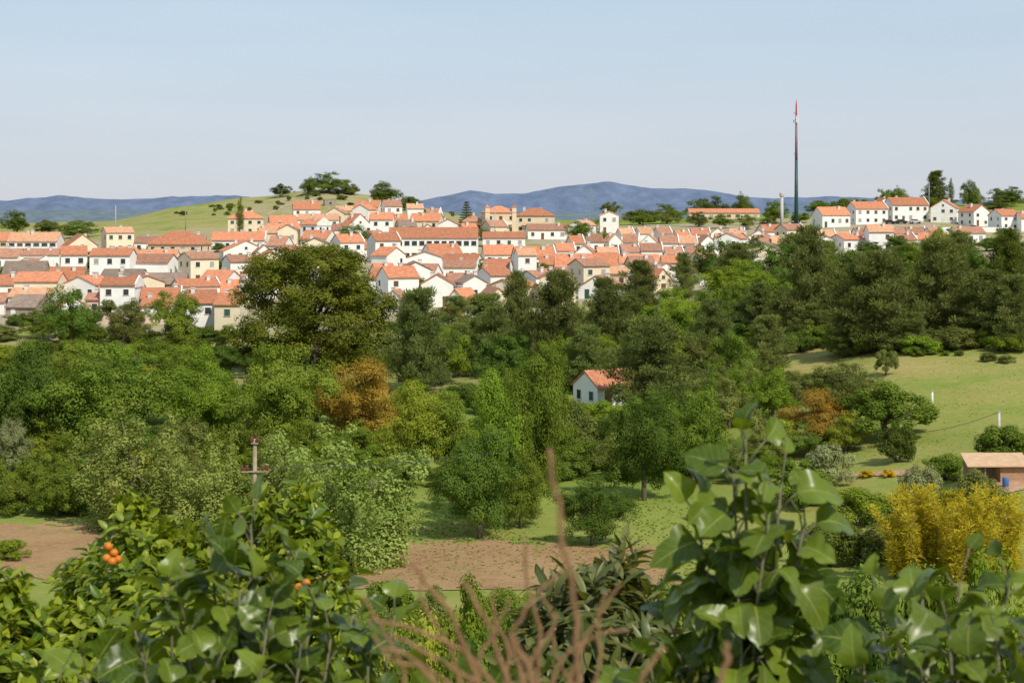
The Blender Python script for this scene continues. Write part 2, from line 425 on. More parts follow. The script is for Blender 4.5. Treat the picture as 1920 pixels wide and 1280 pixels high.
# hills
def ridge(name,pts,D,m,label,depth,amp):
    V=[];F=[]; n=320; rows=9
    xs=[p[0] for p in pts]; zs=[p[1] for p in pts]
    x0,x1=xs[0],xs[-1]
    for j in range(rows):
        f=j/(rows-1)
        for i in range(n+1):
            u=x0+(x1-x0)*i/n; py=np.interp(u,xs,zs)+amp*(noise.noise((u*.03,1,0))*2+noise.noise((u*.11,2,0))+.6*noise.noise((u*.4,2,0)))
            zt=-(py-HY)*K*D; zb=-40
            y=D-depth*(1-f); s=f**.9
            z=zb+(zt-zb)*s+ (1-abs(2*f-1))*D*.0015*noise.noise((u*.03,f*2,0))
            V.append(((u-960)*K*D,y+(1-f)*depth*.5*noise.noise((u*.02,0,9)),z))
    for j in range(rows-1):
        for i in range(n):
            a=j*(n+1)+i; F.append((a,a+1,a+n+2,a+n+1))
    me=np_mesh(name,np.array(V),np.array(F),smooth=True); o=link(name,me,m); tag(o,label,'hills',kind='structure')
HB=solid('haze_blue_hill',(.135,.18,.275),(.085,.118,.185),1,.022,lo=.3,hi=.7)  # blue of distance: aerial haze painted into the base colour
HG=solid('hazy_green_hill',(.14,.18,.21),(.095,.13,.15),1,.05)  # nearer band, thinner haze tint also put into the colour
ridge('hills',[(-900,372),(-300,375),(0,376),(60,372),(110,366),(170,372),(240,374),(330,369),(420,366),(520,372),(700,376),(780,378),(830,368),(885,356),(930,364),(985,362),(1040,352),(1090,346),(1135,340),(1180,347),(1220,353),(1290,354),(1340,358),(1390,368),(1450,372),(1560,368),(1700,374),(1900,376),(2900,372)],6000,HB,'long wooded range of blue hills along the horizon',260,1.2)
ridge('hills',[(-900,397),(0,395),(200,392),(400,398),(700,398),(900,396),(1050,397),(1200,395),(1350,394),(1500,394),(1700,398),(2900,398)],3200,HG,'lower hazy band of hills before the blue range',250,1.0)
# ------------------------------------------------------------------ houses
WALL={'W':solid('whitewash',(.84,.825,.79),(.76,.74,.69),.9,.6,rand=.07),'C':solid('cream_render',(.76,.66,.49),(.70,.60,.43),.9,.6,rand=.08),
'T':solid('tan_render',(.70,.56,.38),(.64,.50,.34),.9,.6,rand=.08),'P':solid('pink_render',(.68,.53,.45),(.6,.46,.39),.9,.6,rand=.08),'S':solid('rough_stone',(.38,.31,.24),(.22,.18,.14),.95,2,bump=.5),
'D':solid('brown_render',(.42,.34,.25),(.34,.27,.2),.9,.8)}
ROOF={'O':solid('orange_tiles',(.60,.245,.125),(.42,.165,.09),.9,1.6,rand=.3,bump=.5,bscale=5),'B':solid('weathered_tiles',(.46,.225,.14),(.29,.15,.10),.9,1.4,rand=.25,bump=.5,bscale=5),
'G':solid('grey_brown_tiles',(.30,.22,.165),(.20,.15,.12),.9,1.2,rand=.2,bump=.5,bscale=5),'L':solid('pale_tiles',(.66,.37,.22),(.50,.25,.14),.9,1.5,rand=.15,bump=.5,bscale=5)}
GLASS=solid('dark_glass',(.05,.06,.07),(.03,.035,.04),.2); SHUT=solid('brown_shutter',(.13,.07,.04),rough=.6); SHG=solid('green_shutter',(.04,.10,.07),rough=.6); SHGR=solid('grey_blind',(.36,.36,.35),rough=.7)
FRAME=solid('white_frame',(.78,.77,.74),rough=.6); STONE=solid('sandstone_trim',(.6,.52,.4),rough=.8); DOORM=solid('door_brown',(.18,.09,.05),rough=.5)
BLUEP=solid('blue_paint',(.05,.12,.38),rough=.8); CHW=solid('chimney_white',(.7,.67,.62),(.5,.45,.4),.9,2)
wm=MB()
for a in ((-.56,-.5,-.5,.5),(.5,.56,-.5,.5)): wm.box(a[0],a[1],-.07,.0,a[2],a[3])
wm.box(-.56,.56,-.072,0,.5,.56); wm.box(-.62,.62,-.12,0,-.57,-.5)
WIN=wm.mesh('window')
pm=MB(); pm.box(-.5,.5,-.025,.0,-.5,.5); PANE=pm.mesh('pane')
dm_=MB(); dm_.box(-.5,.5,-.05,0,0,1); DOOR=dm_.mesh('door')
hm=MB(); hm.box(.3,.38,-.09,-.05,.45,.52); HANDLE=hm.mesh('handle')
cm=MB(); cm.box(-.35,.35,-.3,.3,-1.2,1.0); cm.box(-.45,.45,-.4,.4,1.0,1.15); CHIM=cm.mesh('chimney')
def window(root,x,y,z,w,h,rz,pm=None):
    o=link('window',WIN,random.choice([FRAME,FRAME,STONE]),root,(x,y,z),(0,0,rz),(w,1,h))
    link('pane',PANE,pm or random.choice([GLASS,GLASS,GLASS,SHUT,SHGR,SHG]),o)
    return o
BX=[]
def house(xl,xr,yt,ye,yb,kind,wall,roof,rot,label,group=None,depth=None,par=False,cols=None,nm='house',cat='house',chim=True,stripe=None,storeys=None,balc=False,D=None):
    px=(xl+xr)/2; BX.append((xl,xr,yb))
    if D is None: _,D,_=locate(px,yb)
    z0=-(yb-HY)*K*D
    r=R(rot); dep=depth or 8.0
    tot=(xr-xl)*K*D
    w=max(3.5,(tot-dep*abs(math.sin(r)))/math.cos(r))
    if w<4 : dep=max(4,dep*.7); w=max(3.5,(tot-dep*abs(math.sin(r)))/math.cos(r))
    He=max(2.4,(yb-ye)*K*D); Hr=max(.8,(ye-yt)*K*D)
    cy=D+dep/2*math.cos(r)+w/2*abs(math.sin(r))*.6
    root=empty(nm,((px-960)*K*cy,cy,z0),r,label,cat,group)
    hw,hd=w/2,dep/2; B=-3.0
    mb=MB()
    if kind=='side': mb.prism([(-hd,B),(hd,B),(hd,He),(0,He+Hr),(-hd,He)],-hw,hw)
    elif kind=='gable':
        mb.prism([(-hw,B),(hw,B),(hw,He),(0,He+Hr),(-hw,He)],-hd,hd); mb.v=[(y,x,z) for x,y,z in mb.v]; mb.f=[f[::-1] for f in mb.f]
    else: mb.box(-hw,hw,-hd,hd,B,He)
    mb.build('wall',WALL[wall],root)
    ov=.35; t=.2; rb=MB()
    if kind=='side':
        s=Hr/hd
        rb.prism([(-hd-ov,He-ov*s+.02),(0,He+Hr+.02),(hd+ov,He-ov*s+.02),(hd+ov,He-ov*s+t),(0,He+Hr+t+.05),(-hd-ov,He-ov*s+t)],-hw-.15,hw+.15)
    elif kind=='gable':
        s=Hr/hw
        rb.prism([(-hw-ov,He-ov*s+.02),(0,He+Hr+.02),(hw+ov,He-ov*s+.02),(hw+ov,He-ov*s+t),(0,He+Hr+t+.05),(-hw-ov,He-ov*s+t)],-hd-.2,hd+.2)
        rb.v=[(y,x,z) for x,y,z in rb.v]; rb.f=[f[::-1] for f in rb.f]
    elif kind=='hip':
        a,b2=hw+ov,hd+ov; q=max(0,a-b2); q2=max(0,b2-a)
        rb.add([(-a,-b2,He),(a,-b2,He),(a,b2,He),(-a,b2,He),(-a,-b2,He+t),(a,-b2,He+t),(a,b2,He+t),(-a,b2,He+t),(-q-.01,-q2,He+Hr+t),(q+.01,q2,He+Hr+t)],
          [(0,3,2,1),(0,1,5,4),(1,2,6,5),(2,3,7,6),(3,0,4,7),(4,5,9,8),(5,6,9),(6,7,8,9),(7,4,8)])
    else:
        rb.box(-hw-.1,hw+.1,-hd-.1,hd+.1,He+.002,He+.25)
    rf=rb.build('roof',ROOF[roof] if kind!='flat' else WALL[wall],root)
    if chim and kind!='flat':
        for c in range(1 if w<9 else 2):
            cx=random.uniform(-.38,.38)*w; cyy=random.choice([-1,1])*hd*.3 if kind=='side' else 0
            zc=He+Hr*.75
            link('chimney',CHIM,CHW,rf,(cx if kind!='gable' else random.choice([-1,1])*hw*.35,cyy,zc),None,(1,1,random.uniform(.8,1.2)))
    if par and kind=='side':
        pb=MB(); s=Hr/hd
        pb.prism([(-hd-.1,He-.4),(hd+.1,He-.4),(hd+.1,He+.35),(0,He+Hr+.6),(-hd-.1,He+.35)],hw-.02,hw+.24)
        pb.build('parapet',WALL['W'],root)
    st=storeys or max(1,int(round(He/3.0))); fh=He/st
    nc=cols or max(1,int(w/2.5))
    dcol=random.randrange(nc) if nc>1 else -1
    for s_ in range(st):
        for c in range(nc):
            x=-hw+w*(c+.5)/nc
            if s_==0 and c==dcol:
                d=link('door',DOOR,random.choice([DOORM,DOORM,SHG,FRAME]),root,(x,-hd,.03),None,(.95,1,2.0)); link('handle',HANDLE,STONE,d)
                continue
            if not cols and random.random()<.1: continue
            window(root,x,-hd,fh*s_+fh*.55,min(1.0 if not cols else 1.6,w/nc*(.45 if not cols else .68)),min(1.2,fh*.38),0,GLASS if cols==12 else None)
    if kind=='gable' and Hr>2.0 and random.random()<.6: window(root,0,-hd,He+Hr*.3,.7,.7,0)
    if abs(rot)>8:
        sgn=-1 if rot>0 else 1
        for s_ in range(st):
            for c in range(2):
                if random.random()<.3: continue
                window(root,sgn*hw,-hd+dep*(c+.5)/2,fh*s_+fh*.55,.9,1.05,sgn*R(90))
    if stripe:
        MB().box(-hw-.03,hw+.03,-hd-.03,-hd-.003,-.5,.8).build('plinth',stripe,root)
    if balc:
        for s_ in range(1,st):
            b=MB(); b.box(-hw*.7,hw*.7,-hd-1.2,-hd-.003,fh*s_-.15,fh*s_); b.box(-hw*.7,hw*.7,-hd-1.2,-hd-1.1,fh*s_,fh*s_+.95); b.build('balcony',WALL['C' if wall!='C' else 'T'],root)
    return root
H=house
# hilltop and upper village
H(425,497,396,410,440,'hip','C','O',8,'cream house with orange hipped roof right beside the tall cypress')
H(546,603,378,392,406,'side','W','O',10,'white house with orange roof highest on the hill below the hilltop oaks')
H(605,632,372,375,388,'flat','S','O',12,'small flat-topped stone hut near the hill crest',chim=False,depth=5)
H(666,717,376,388,401,'side','C','O',-8,'pale house with orange roof on the right shoulder of the hill')
H(628,664,388,396,408,'side','C','L',6,'low sand coloured house on the slope just under the stone hut')
H(500,560,405,418,434,'side','W','O',14,'white house with orange roof first right of the cypress')
H(558,637,402,412,426,'side','W','L',4,'long low white house under the hill houses, pale orange roof')
H(500,566,420,431,448,'side','W','O',0,'left one of two long white houses in line under the hill')
H(568,640,421,431,448,'side','W','B',0,'right one of two long white houses in line under the hill')
H(636,700,403,425,438,'gable','W','O',22,'white gabled house facing left of the school roof, upper village',depth=9)
H(690,768,402,420,436,'side','W','O',12,'wide white house with orange roof above the school')
H(768,832,401,414,432,'side','C','O',-10,'cream house with orange roof above the right half of the school')
H(565,632,433,448,472,'side','W','O',-18,'two storey white house left of the dark tree by the school')
H(620,702,450,466,484,'side','W','B',15,'white house with reddish roof at the left end of the school')
H(398,500,436,450,472,'side','W','O',4,'broad white house with orange roof below the cypress',par=True)
H(408,506,452,471,489,'gable','W','O',18,'wide white gabled house in front of the broad house below the cypress')
H(503,548,444,460,480,'side','W','B',-12,'small white house between the wide gabled house and the giant tree top')
H(730,897,428,446,491,'side','W','O',0,'long white school building with two rows of windows and orange roof',cols=12,nm='school_building',cat='building',chim=False,depth=10,storeys=2)
H(787,869,459,478,502,'side','W','O',24,'white house with orange roof standing before the long school')
H(862,908,403,416,438,'hip','T','B',8,'tan house with brownish hipped roof left of the tan mansion')
m_=H(902,968,387,399,442,'hip','T','O',10,'tall tan mansion with corner towers and orange roof on the skyline',nm='mansion',cat='building',chim=False,balc=True)
for sx in (-1,1):
    w_=6.9; tw=MB(); tw.box(sx*w_*.62-.7,sx*w_*.62+.7,-4.3,-2.9,-3,9.0); tw.build('tower',WALL['T'],m_)
    MB().add([(sx*w_*.62-.9,-4.5,9.0),(sx*w_*.62+.9,-4.5,9.0),(sx*w_*.62+.9,-2.7,9.0),(sx*w_*.62-.9,-2.7,9.0),(sx*w_*.62,-3.6,9.8)],[(0,3,2,1),(0,1,4),(1,2,4),(2,3,4),(3,0,4)]).build('tower_roof',ROOF['O'],m_)
H(968,1041,391,405,438,'hip','C','O',-10,'cream villa with orange hipped roof right of the tan mansion',balc=True)
H(985,1063,421,431,449,'side','W','B',5,'low white house with faded roof below the cream villa')
H(905,985,436,446,464,'side','W','O',0,'long low white house directly below the tan mansion')
# left village
H(-70,22,437,451,482,'side','C','O',0,'cream terrace house cut by the left edge of the picture',cols=6)
H(22,114,437,452,482,'side','W','L',0,'long whitish terrace building at far left with orange roof',cols=6,storeys=2)
H(114,186,440,460,480,'gable','C','O',24,'cream gabled house at the right end of the far left terrace')
H(-5,42,468,482,508,'side','W','B',0,'white house with brown roof at left edge below the terrace')
H(40,118,468,478,506,'side','W','B',6,'low white house below the long far left terrace building')
H(203,268,464,482,506,'gable','W','L',-18,'white gabled house with blue base, left of the apartment block',stripe=BLUEP)
H(264,334,470,489,520,'side','W','O',0,'two storey white house with orange roof before the apartment block',stripe=BLUEP)
H(280,394,435,459,503,'hip','T','O',-14,'tan apartment block with balconies and big hipped orange roof',nm='apartment_block',cat='building',balc=True,chim=False,storeys=3)
H(8,92,492,514,548,'side','D','G',6,'brown two storey house with grey roof at far left')
H(88,166,503,526,555,'side','W','O',12,'white house with orange roof right of the brown grey roofed house')
H(196,272,507,520,545,'side','W','G',0,'house with grey brown roof behind the pink house')
H(190,268,524,546,580,'side','P','O',-6,'pink house with orange roof above the roadside oaks')
H(268,354,515,533,554,'side','D','G',5,'low brown house with long grey brown roof')
H(378,450,509,525,550,'side','W','O',-16,'white house with orange roof left of the giant tree')
H(440,492,508,526,545,'gable','W','O',20,'small white gabled house half behind the giant tree')
H(414,448,527,548,575,'side','C','O',10,'narrow cream house with steep orange roof behind the two roadside houses')
H(344,411,546,568,634,'side','W','O',8,'tall white two storey roadside house with brown shutters',storeys=2)
H(409,457,553,571,638,'side','C','O',0,'tall cream two storey roadside house by the giant tree',storeys=2)
H(-20,42,518,534,560,'side','W','O',10,'white house with orange roof at left edge above the ruin')
H(20,96,558,578,600,'side','S','G',-12,'old stone outbuilding with sagging brown roof at lower left',chim=False)
H(-20,20,556,570,590,'side','W','B',0,'white cottage at left edge beside the stone outbuilding')
H(168,200,552,562,590,'side','P','B',0,'small pink shed like house between the oaks, left village')
H(268,344,556,574,602,'side','W','O',-10,'white house with orange roof left of the tall roadside houses')
H(96,168,556,574,602,'gable','W','O',22,'white gabled house behind the dark roadside oak')
# centre front
H(688,747,496,517,540,'side','W','O',20,'white house with orange roof just right of the giant tree top')
H(742,829,497,515,535,'side','W','B',-12,'long white house with reddish roof below the dark garden tree')
H(833,893,515,531,552,'side','W','B',8,'white house with brown roof above the tall white gabled house')
H(838,898,543,563,606,'gable','W','O',-28,'tall white gabled house showing right side among the front trees')
H(836,864,586,600,618,'side','W','O',10,'small white lean-to with bright orange roof at the tall gabled house',chim=False,depth=4)
H(891,958,541,563,594,'gable','C','B',15,'cream gabled house among the front pines')
H(722,765,545,560,588,'gable','W','B',-10,'white gabled cottage right of the giant tree')
H(903,966,461,477,498,'side','W','O',6,'white house right of the school, orange roof',par=True)
H(958,1043,464,483,512,'side','W','O',10,'two storey white house with chimneys below the cream villa',par=True)
H(905,962,488,503,522,'side','W','O',-8,'white house with orange roof in the middle of the centre village')
H(1040,1110,478,500,532,'side','W','O',0,'house with broad bright orange roof in the centre right village')
H(1108,1162,476,501,530,'side','C','O',-6,'cream house with broad orange roof beside its white twin')
H(1060,1122,494,513,540,'gable','W','O',20,'white gabled house in front of the broad bright orange roofs')
H(1005,1072,510,525,542,'side','W','B',6,'low white house with brown roof above the front pines')
H(1083,1173,520,541,562,'gable','W','B',-20,'wide white gabled house just above the front pines')
H(1143,1237,479,493,514,'side','C','O',5,'long cream house with orange roof, centre right')
H(1198,1259,508,529,548,'gable','C','O',20,'cream gabled house by the dark pine, centre right')
H(1235,1302,481,493,512,'side','W','O',-6,'white house at right end of the long cream house')
H(1300,1372,484,494,508,'side','W','O',0,'low white house above the wood, centre right',par=True)
H(830,905,478,489,510,'side','W','O',-10,'white house with orange roof below the right half of the school')
ORD=['first','second','third','fourth','fifth','sixth','seventh','eighth','ninth','tenth','eleventh','twelfth','thirteenth','fourteenth','fifteenth','sixteenth','seventeenth','eighteenth']
def terrace(x0,x1,n,yt,ye,yb,desc,group,roofs='OOBBL'):
    w=(x1-x0)/n
    for i in range(n):
        j=random.uniform(-4,4)
        H(x0+w*i,x0+w*(i+1)-1,yt+j,ye+j,yb,'gable' if random.random()<.18 else 'side','W' if random.random()<.88 else 'C',random.choice(roofs),random.choice([0,0,6,-8,14]),
          '%s house from left in the %s'%(ORD[i],desc),group,par=random.random()<.7)
terrace(1155,1400,7,430,440,460,'back terrace row behind the orange roofs','back terrace houses')
terrace(1062,1480,12,440,453,477,'long middle terrace row of orange roofs','middle terrace houses')
terrace(1038,1322,7,461,473,498,'front terrace row of white houses','front terrace houses')
H(1418,1503,422,434,454,'side','W','O',14,'white house with orange roof left below the mast')
terrace(1500,1660,5,432,443,462,'row of low houses under the mast','houses under the mast')
terrace(1662,1768,3,428,439,458,'brownish roofed row under the right hill houses','houses under the right hill',roofs='BB')
H(1782,1842,426,437,457,'side','W','B',6,'low house with brown roof below the right hill road')
H(1290,1422,392,399,412,'side','T','O',0,'long low reddish building among the skyline trees',nm='farm_building',cat='building',chim=False,cols=8)
g='white hill houses on the right'
H(1524,1592,389,403,427,'side','W','O',16,'leftmost white house of the right hill row, near the mast',g)
H(1588,1662,379,391,421,'side','W','O',14,'second white house of the right hill row, beside the leftmost',g,par=True)
H(1658,1738,371,384,416,'side','W','O',12,'wide white house in the middle of the right hill row',g,par=True)
H(1742,1801,375,389,418,'gable','W','O',-22,'white gabled house fourth in the right hill row',g)
H(1800,1852,385,397,424,'gable','W','O',24,'white house fifth in the right hill row, above the road',g)
H(1857,1907,393,404,432,'side','W','O',16,'white house sixth in the right hill row, near the edge',g)
H(1908,1965,398,409,434,'side','W','O',0,'white house cut by the right edge on the hill',g)
H(1640,1668,372,380,404,'gable','W','O',10,'small white house peeping above the second right hill house')
# infill rows
for yb,a,b,desc in [(418,600,800,'highest row on the hill under the crest'),(449,690,905,'upper row behind the long school'),(462,480,735,'upper row between cypress and school'),(497,470,735,'row behind the giant tree crown'),(522,690,1060,'row before the school front'),(530,470,600,'row hidden by the giant tree'),(548,690,1080,'row above the front pines'),(576,700,1060,'lowest row among the front pines'),
 (474,180,420,'row beside the apartment block'),(492,330,420,'row right below the apartment block'),(530,20,430,'row across the middle of the left village'),(566,30,430,'row above the roadside oaks'),(592,20,345,'lowest row behind the roadside oaks'),(520,1060,1420,'row along the wood edge, centre right'),(540,1120,1330,'lowest row at the wood edge'),(440,1060,1160,'short row right of the villa'),(467,1400,1530,'row below the house by the mast'),(472,1540,1720,'lowest row under the mast'),(492,1330,1480,'row above the right wood'),(436,830,905,'row left of the tan houses')]:
    x=a+random.uniform(0,8); i=0
    while x<b:
        _,D,_=locate(x,yb); w=(random.uniform(5,8) if x>450 else random.uniform(6.5,9.5))/(K*D); y=yb+random.uniform(-4,4)
        if any(abs(y-q)<8 and min(x+w,xr)-max(x,xl)>6 for xl,xr,q in BX): x+=5; continue
        he=random.choice([3.0,3.4,4.4,5.8])/(K*D); hr=random.uniform(1.2,1.9)/(K*D); ro=random.choice([-32,-22,-10,0,0,8,16,25,34])
        if abs(ro)>20: w+=2.2/(K*D)
        H(x,x+w,y-he-hr,y-he,y,'gable' if random.random()<.35 else 'side',random.choice('WWWWWWC'),random.choice('OOOBBBLG'),ro,'%s house from left in the %s'%(ORD[min(i,17)],desc),'houses of the '+desc,par=random.random()<.35,depth=random.uniform(6,7.5))
        i+=1; x+=w+random.uniform(0,7)
# valley house
H(1074,1200,701,727,764,'side','W','O',30,'white valley house with orange roof half hidden by trees',depth=5.5,chim=False)
# ------------------------------------------------------------------ garden walls
GWM=WALL['W']
for a,b,yb,h,lab in [(1075,1320,503,1.6,'long white garden wall below the front terrace row'),(730,900,496,1.4,'white boundary wall along the foot of the school'),(1420,1500,458,1.5,'white retaining wall beside the house below the mast'),(1745,1900,436,1.6,'pale retaining wall under the right hill houses'),(190,330,610,1.6,'low reddish wall behind the roadside oaks'),(0,120,486,1.5,'white wall along the foot of the far left terrace')]:
    n=12; mb=MB(); P=[locate(a+(b-a)*i/n,yb) for i in range(n+1)]
    for p,q in zip(P[:-1],P[1:]):
        mb.add([(p[0],p[1],p[2]-.6),(q[0],q[1],q[2]-.6),(q[0],q[1]+.3,q[2]-.6),(p[0],p[1]+.3,p[2]-.6),(p[0],p[1],p[2]+h),(q[0],q[1],q[2]+h),(q[0],q[1]+.3,q[2]+h),(p[0],p[1]+.3,p[2]+h)],
            [(0,3,2,1),(4,5,6,7),(0,1,5,4),(1,2,6,5),(2,3,7,6),(3,0,4,7)])
    o=mb.build('garden_wall',GWM if 'reddish' not in lab else WALL['P']); tag(o,lab,'wall')
# ------------------------------------------------------------------ mast, poles, shed, cars
MG=solid('mast_green',(.02,.07,.06),(.03,.09,.08),.5,1); MR=solid('mast_red',(.5,.05,.05),(.4,.04,.05),.5); MW=solid('mast_white',(.7,.7,.72),rough=.5)
CONC=solid('concrete',(.50,.48,.45),(.40,.38,.36),.9,2); WOOD=solid('pole_wood',(.34,.27,.20),(.24,.18,.13),.9,4); INS=solid('brown_insulator',(.16,.05,.03),rough=.3); WIRE=solid('cable',(.06,.06,.06),rough=.6); STEEL=solid('galvanised',(.4,.42,.44),rough=.5,metal=.4)
x,D,z=locate(1493,420); mroot=empty('telecom_mast',(x,D,z),0,'tall thin green and red telecom mast rising above the village','mast')
f=lambda py:(420-py)*K*D
MB().tube([(0,0,-1),(0,0,f(300))],[.75,.5],10).build('lower_pole',MG,mroot,smooth=True)
MB().tube([(0,0,f(300)),(0,0,f(232))],[.5,.36],10).build('middle_pole',solid('mast_grey',(.16,.13,.16),(.2,.1,.12),.5),mroot,smooth=True)
MB().tube([(0,0,f(232)),(0,0,f(196)),(0,0,f(186))],[.32,.24,.05],8).build('upper_pole',MR,mroot,smooth=True)
for k in range(3):
    a=k*2.094+.5; b=MB(); c=(math.cos(a)*.85,math.sin(a)*.85); b.box(c[0]-.18,c[0]+.18,c[1]-.12,c[1]+.12,f(230),f(217)); b.build('antenna_panel',MW,mroot)
    MB().tube([(0,0,f(224)),(c[0],c[1],f(224))],.06,4).build('bracket',STEEL,mroot)
for py,s in ((288,-1),(212,-1),(268,1)):
    MB().tube([(s*.45,-.2,f(py)),(s*.75,-.5,f(py))],[.1,.38],10).build('dish',MW,mroot)
x,D,z=locate(1466,428); tr=empty('water_tower',(x,D,z),0,'slender pale tower standing left of the mast','tower')
h=(428-362)*K*D; MB().tube([(0,0,-1),(0,0,h*.86)],[.6,.5],12).build('shaft',CONC,tr,smooth=True); MB().tube([(0,0,h*.86),(0,0,h*.9),(0,0,h*.98),(0,0,h)],[.5,.8,.8,.3],12).build('tank',CONC,tr)
def pole(px,pyb,pyt,label,m=CONC,r=.14,D=None,arm=False):
    if D is None: x,D,z=locate(px,pyb)
    else: x=(px-960)*K*D; z=ground(x,D)
    top=-(pyt-HY)*K*D; h=top-z
    ro=empty('utility_pole',(x,D,z),0,label,'pole'); MB().tube([(0,0,-.5),(0,0,h)],[r*1.3,r*.8],8).build('shaft',m,ro,smooth=True)
    if arm: MB().box(-.5,.5,-r-.06,-r+.02,h-.35,h-.25).build('crossarm',STEEL,ro)
    else: MB().tube([(0,0,h),(0,0,h+.06)],[r*1.1,r*.5],8).build('cap',STEEL,ro)
    return Vector((x,D,top)),ro
p1,_=pole(1873,857,772,'grey concrete pole beside the shed at right'); p2,_=pole(1537,838,785,'short pale concrete pole right of the rusty oak')
p3,_=pole(1748,757,734,'small white post alone on the grassy slope',MW,.12)
pole(217,440,385,'thin pole on the hill slope at left',CONC,.12); pole(928,455,390,'tall lattice like pole in front of the tan mansion',STEEL,.12,arm=True)
pole(348,432,392,'dark pole on the green hill below the ridge',WOOD,.12,arm=True); pole(1742,400,340,'street lamp pole on the right hill crest',STEEL,.12)
# wooden pole with insulators
D=60; x=(478-960)*K*D; z=ground(x,D); top=-(822-HY)*K*D; wp=empty('power_pole',(x,D,z),R(4),'weathered wooden power pole with crossarms and brown insulators','pole')
h=top-z; MB().tube([(0,0,-.6),(0,0,h)],[.12,.07],10).build('shaft',WOOD,wp,smooth=True)
zz=lambda py: -(py-HY)*K*D-z
for py,half,xs in ((830,.13,(-.10,.10)),(883,.48,(-.44,-.27,.27,.44))):
    a=MB(); a.box(-half,half,-.13,-.06,zz(py)-.022,zz(py)+.022); ao=a.build('crossarm',WOOD,wp)
    for xx in xs:
        q=zz(py)+.022; MB().tube([(xx,-.1,q),(xx,-.1,q+.05),(xx,-.1,q+.06),(xx,-.1,q+.12),(xx,-.1,q+.13),(xx,-.1,q+.2)],[.03,.03,.07,.07,.055,.05],8).build('insulator',INS,ao)
def cable(a,b,sag,label,r=.02):
    mb=MB(); n=24; mb.tube([Vector(a).lerp(Vector(b),i/n)-Vector((0,0,sag*4*(i/n)*(1-i/n))) for i in range(n+1)],r,4); o=mb.build('power_cable',WIRE); tag(o,label,'cable')
cable(p1,p2,1.6,'thin cable sagging between the two concrete poles at right',.02)
p6,_=pole(1048,880,806,'thin dark pole right of the tall ivy clad tree',WOOD,.1)
w0=Vector((x,D,z))
for i,(dx,py) in enumerate(((-.24,876),(.43,876))):
    cable(w0+Vector((dx,-.1,zz(py))),p6+Vector((dx,0,-.3)),.8,['rear cable running right from the wooden power pole','front cable running right from the wooden power pole'][i],.008)
# shed
x,D,z=locate(1872,906); sh=empty('shed',(x,D+1.5,z),R(-6),'open fronted shed with pale sheet roof and brick side','shed')
BRICK=solid('tan_brick',(.45,.27,.16),(.32,.19,.11),.9,5,bump=.4); SHEET=solid('rusty_sheet',(.62,.42,.26),(.5,.32,.18),.8,2)
s=K*D
MB().box(8*s,60*s,-1.4,1.5,-.3,30*s).build('brick_wall',BRICK,sh); MB().box(-50*s,8*s,1.3,1.5,-.3,32*s).build('back_wall',WALL['D'],sh)
for xx in (-48,-20): MB().tube([(xx*s,-1.4,-.3),(xx*s,-1.4,33*s)],.07,6).build('post',WOOD,sh)
rm=MB(); rm.add([(-54*s,-1.8,31*s),(62*s,-1.8,33*s),(62*s,1.8,46*s),(-54*s,1.8,44*s),(-54*s,-1.8,33*s),(62*s,-1.8,35*s),(62*s,1.8,48*s),(-54*s,1.8,46*s)],[(0,3,2,1),(4,5,6,7),(0,1,5,4),(1,2,6,5),(2,3,7,6),(3,0,4,7)]); rm.build('roof',SHEET,sh)
bx,bD,bz=locate(1877,908); br=MB(); br.tube([(0,0,0),(0,0,.05),(0,0,.25),(0,0,.5),(0,0,.7),(0,0,.74)],[.2,.23,.24,.24,.23,.2],14); o=br.build('barrel',solid('blue_plastic',(.05,.14,.36),rough=.5),None,(bx,bD-1.2,ground(bx,bD-1.2)),smooth=True); tag(o,'blue plastic barrel standing in front of the shed','barrel')
EARTH=solid('red_earth',(.46,.28,.17),(.36,.22,.13),.95,1.2)
drape('dirt_yard',lambda a,b:((a-x)/9)**2+((b-D+.2)/3.2)**2<1+.5*noise.noise((a*.5,b*.5,0)),list(np.arange(x-11,x+12,.4)),list(np.arange(D-5,D+5,.3)),EARTH,.06,'patch of bare red earth around the shed','yard')
rx0,rD0,_=locate(1600,892); rx1,rD1,_=locate(1700,890)
drape('farm_track',lambda a,b: abs(b-(rD0+(a-rx0)*(rD1-rD0)/(rx1-rx0)))<1.1+.5*noise.noise((a*.4,b,0)),list(np.arange(rx0-1,rx1+6,.4)),list(np.arange(min(rD0,rD1)-4,max(rD0,rD1)+4,.3)),EARTH,.06,'narrow red farm track at the foot of the slope','track')
# sandy footpath up the hill
hp=[locate(500,402),locate(530,388),locate(560,378),locate(600,368)]
SAND=solid('sandy_path',(.46,.36,.24),(.36,.29,.19),.95,.6)
V=[];F=[]
for i in range(len(hp)*6-5):
    k,t=divmod(i/6,1); k=int(k); a=hp[k]; b=hp[min(k+1,len(hp)-1)]; xx=a[0]+(b[0]-a[0])*t; yy=a[1]+(b[1]-a[1])*t; wv=1.6+.6*noise.noise((i*.7,0,0))
    for sgn in (-1,1): V.append((xx+sgn*wv*.5,yy-sgn*wv*.9,ground(xx+sgn*wv*.5,yy-sgn*wv*.9)+.08))
for i in range(len(V)//2-1): F.append((2*i,2*i+1,2*i+3,2*i+2))
me=bpy.data.meshes.new('hill_path'); me.from_pydata(V,[],F); me.update(); o=link('hill_path',me,SAND); tag(o,'sandy footpath climbing the green hill above the village','path',kind='structure')
TYRE=solid('tyre',(.02,.02,.02),rough=.8)
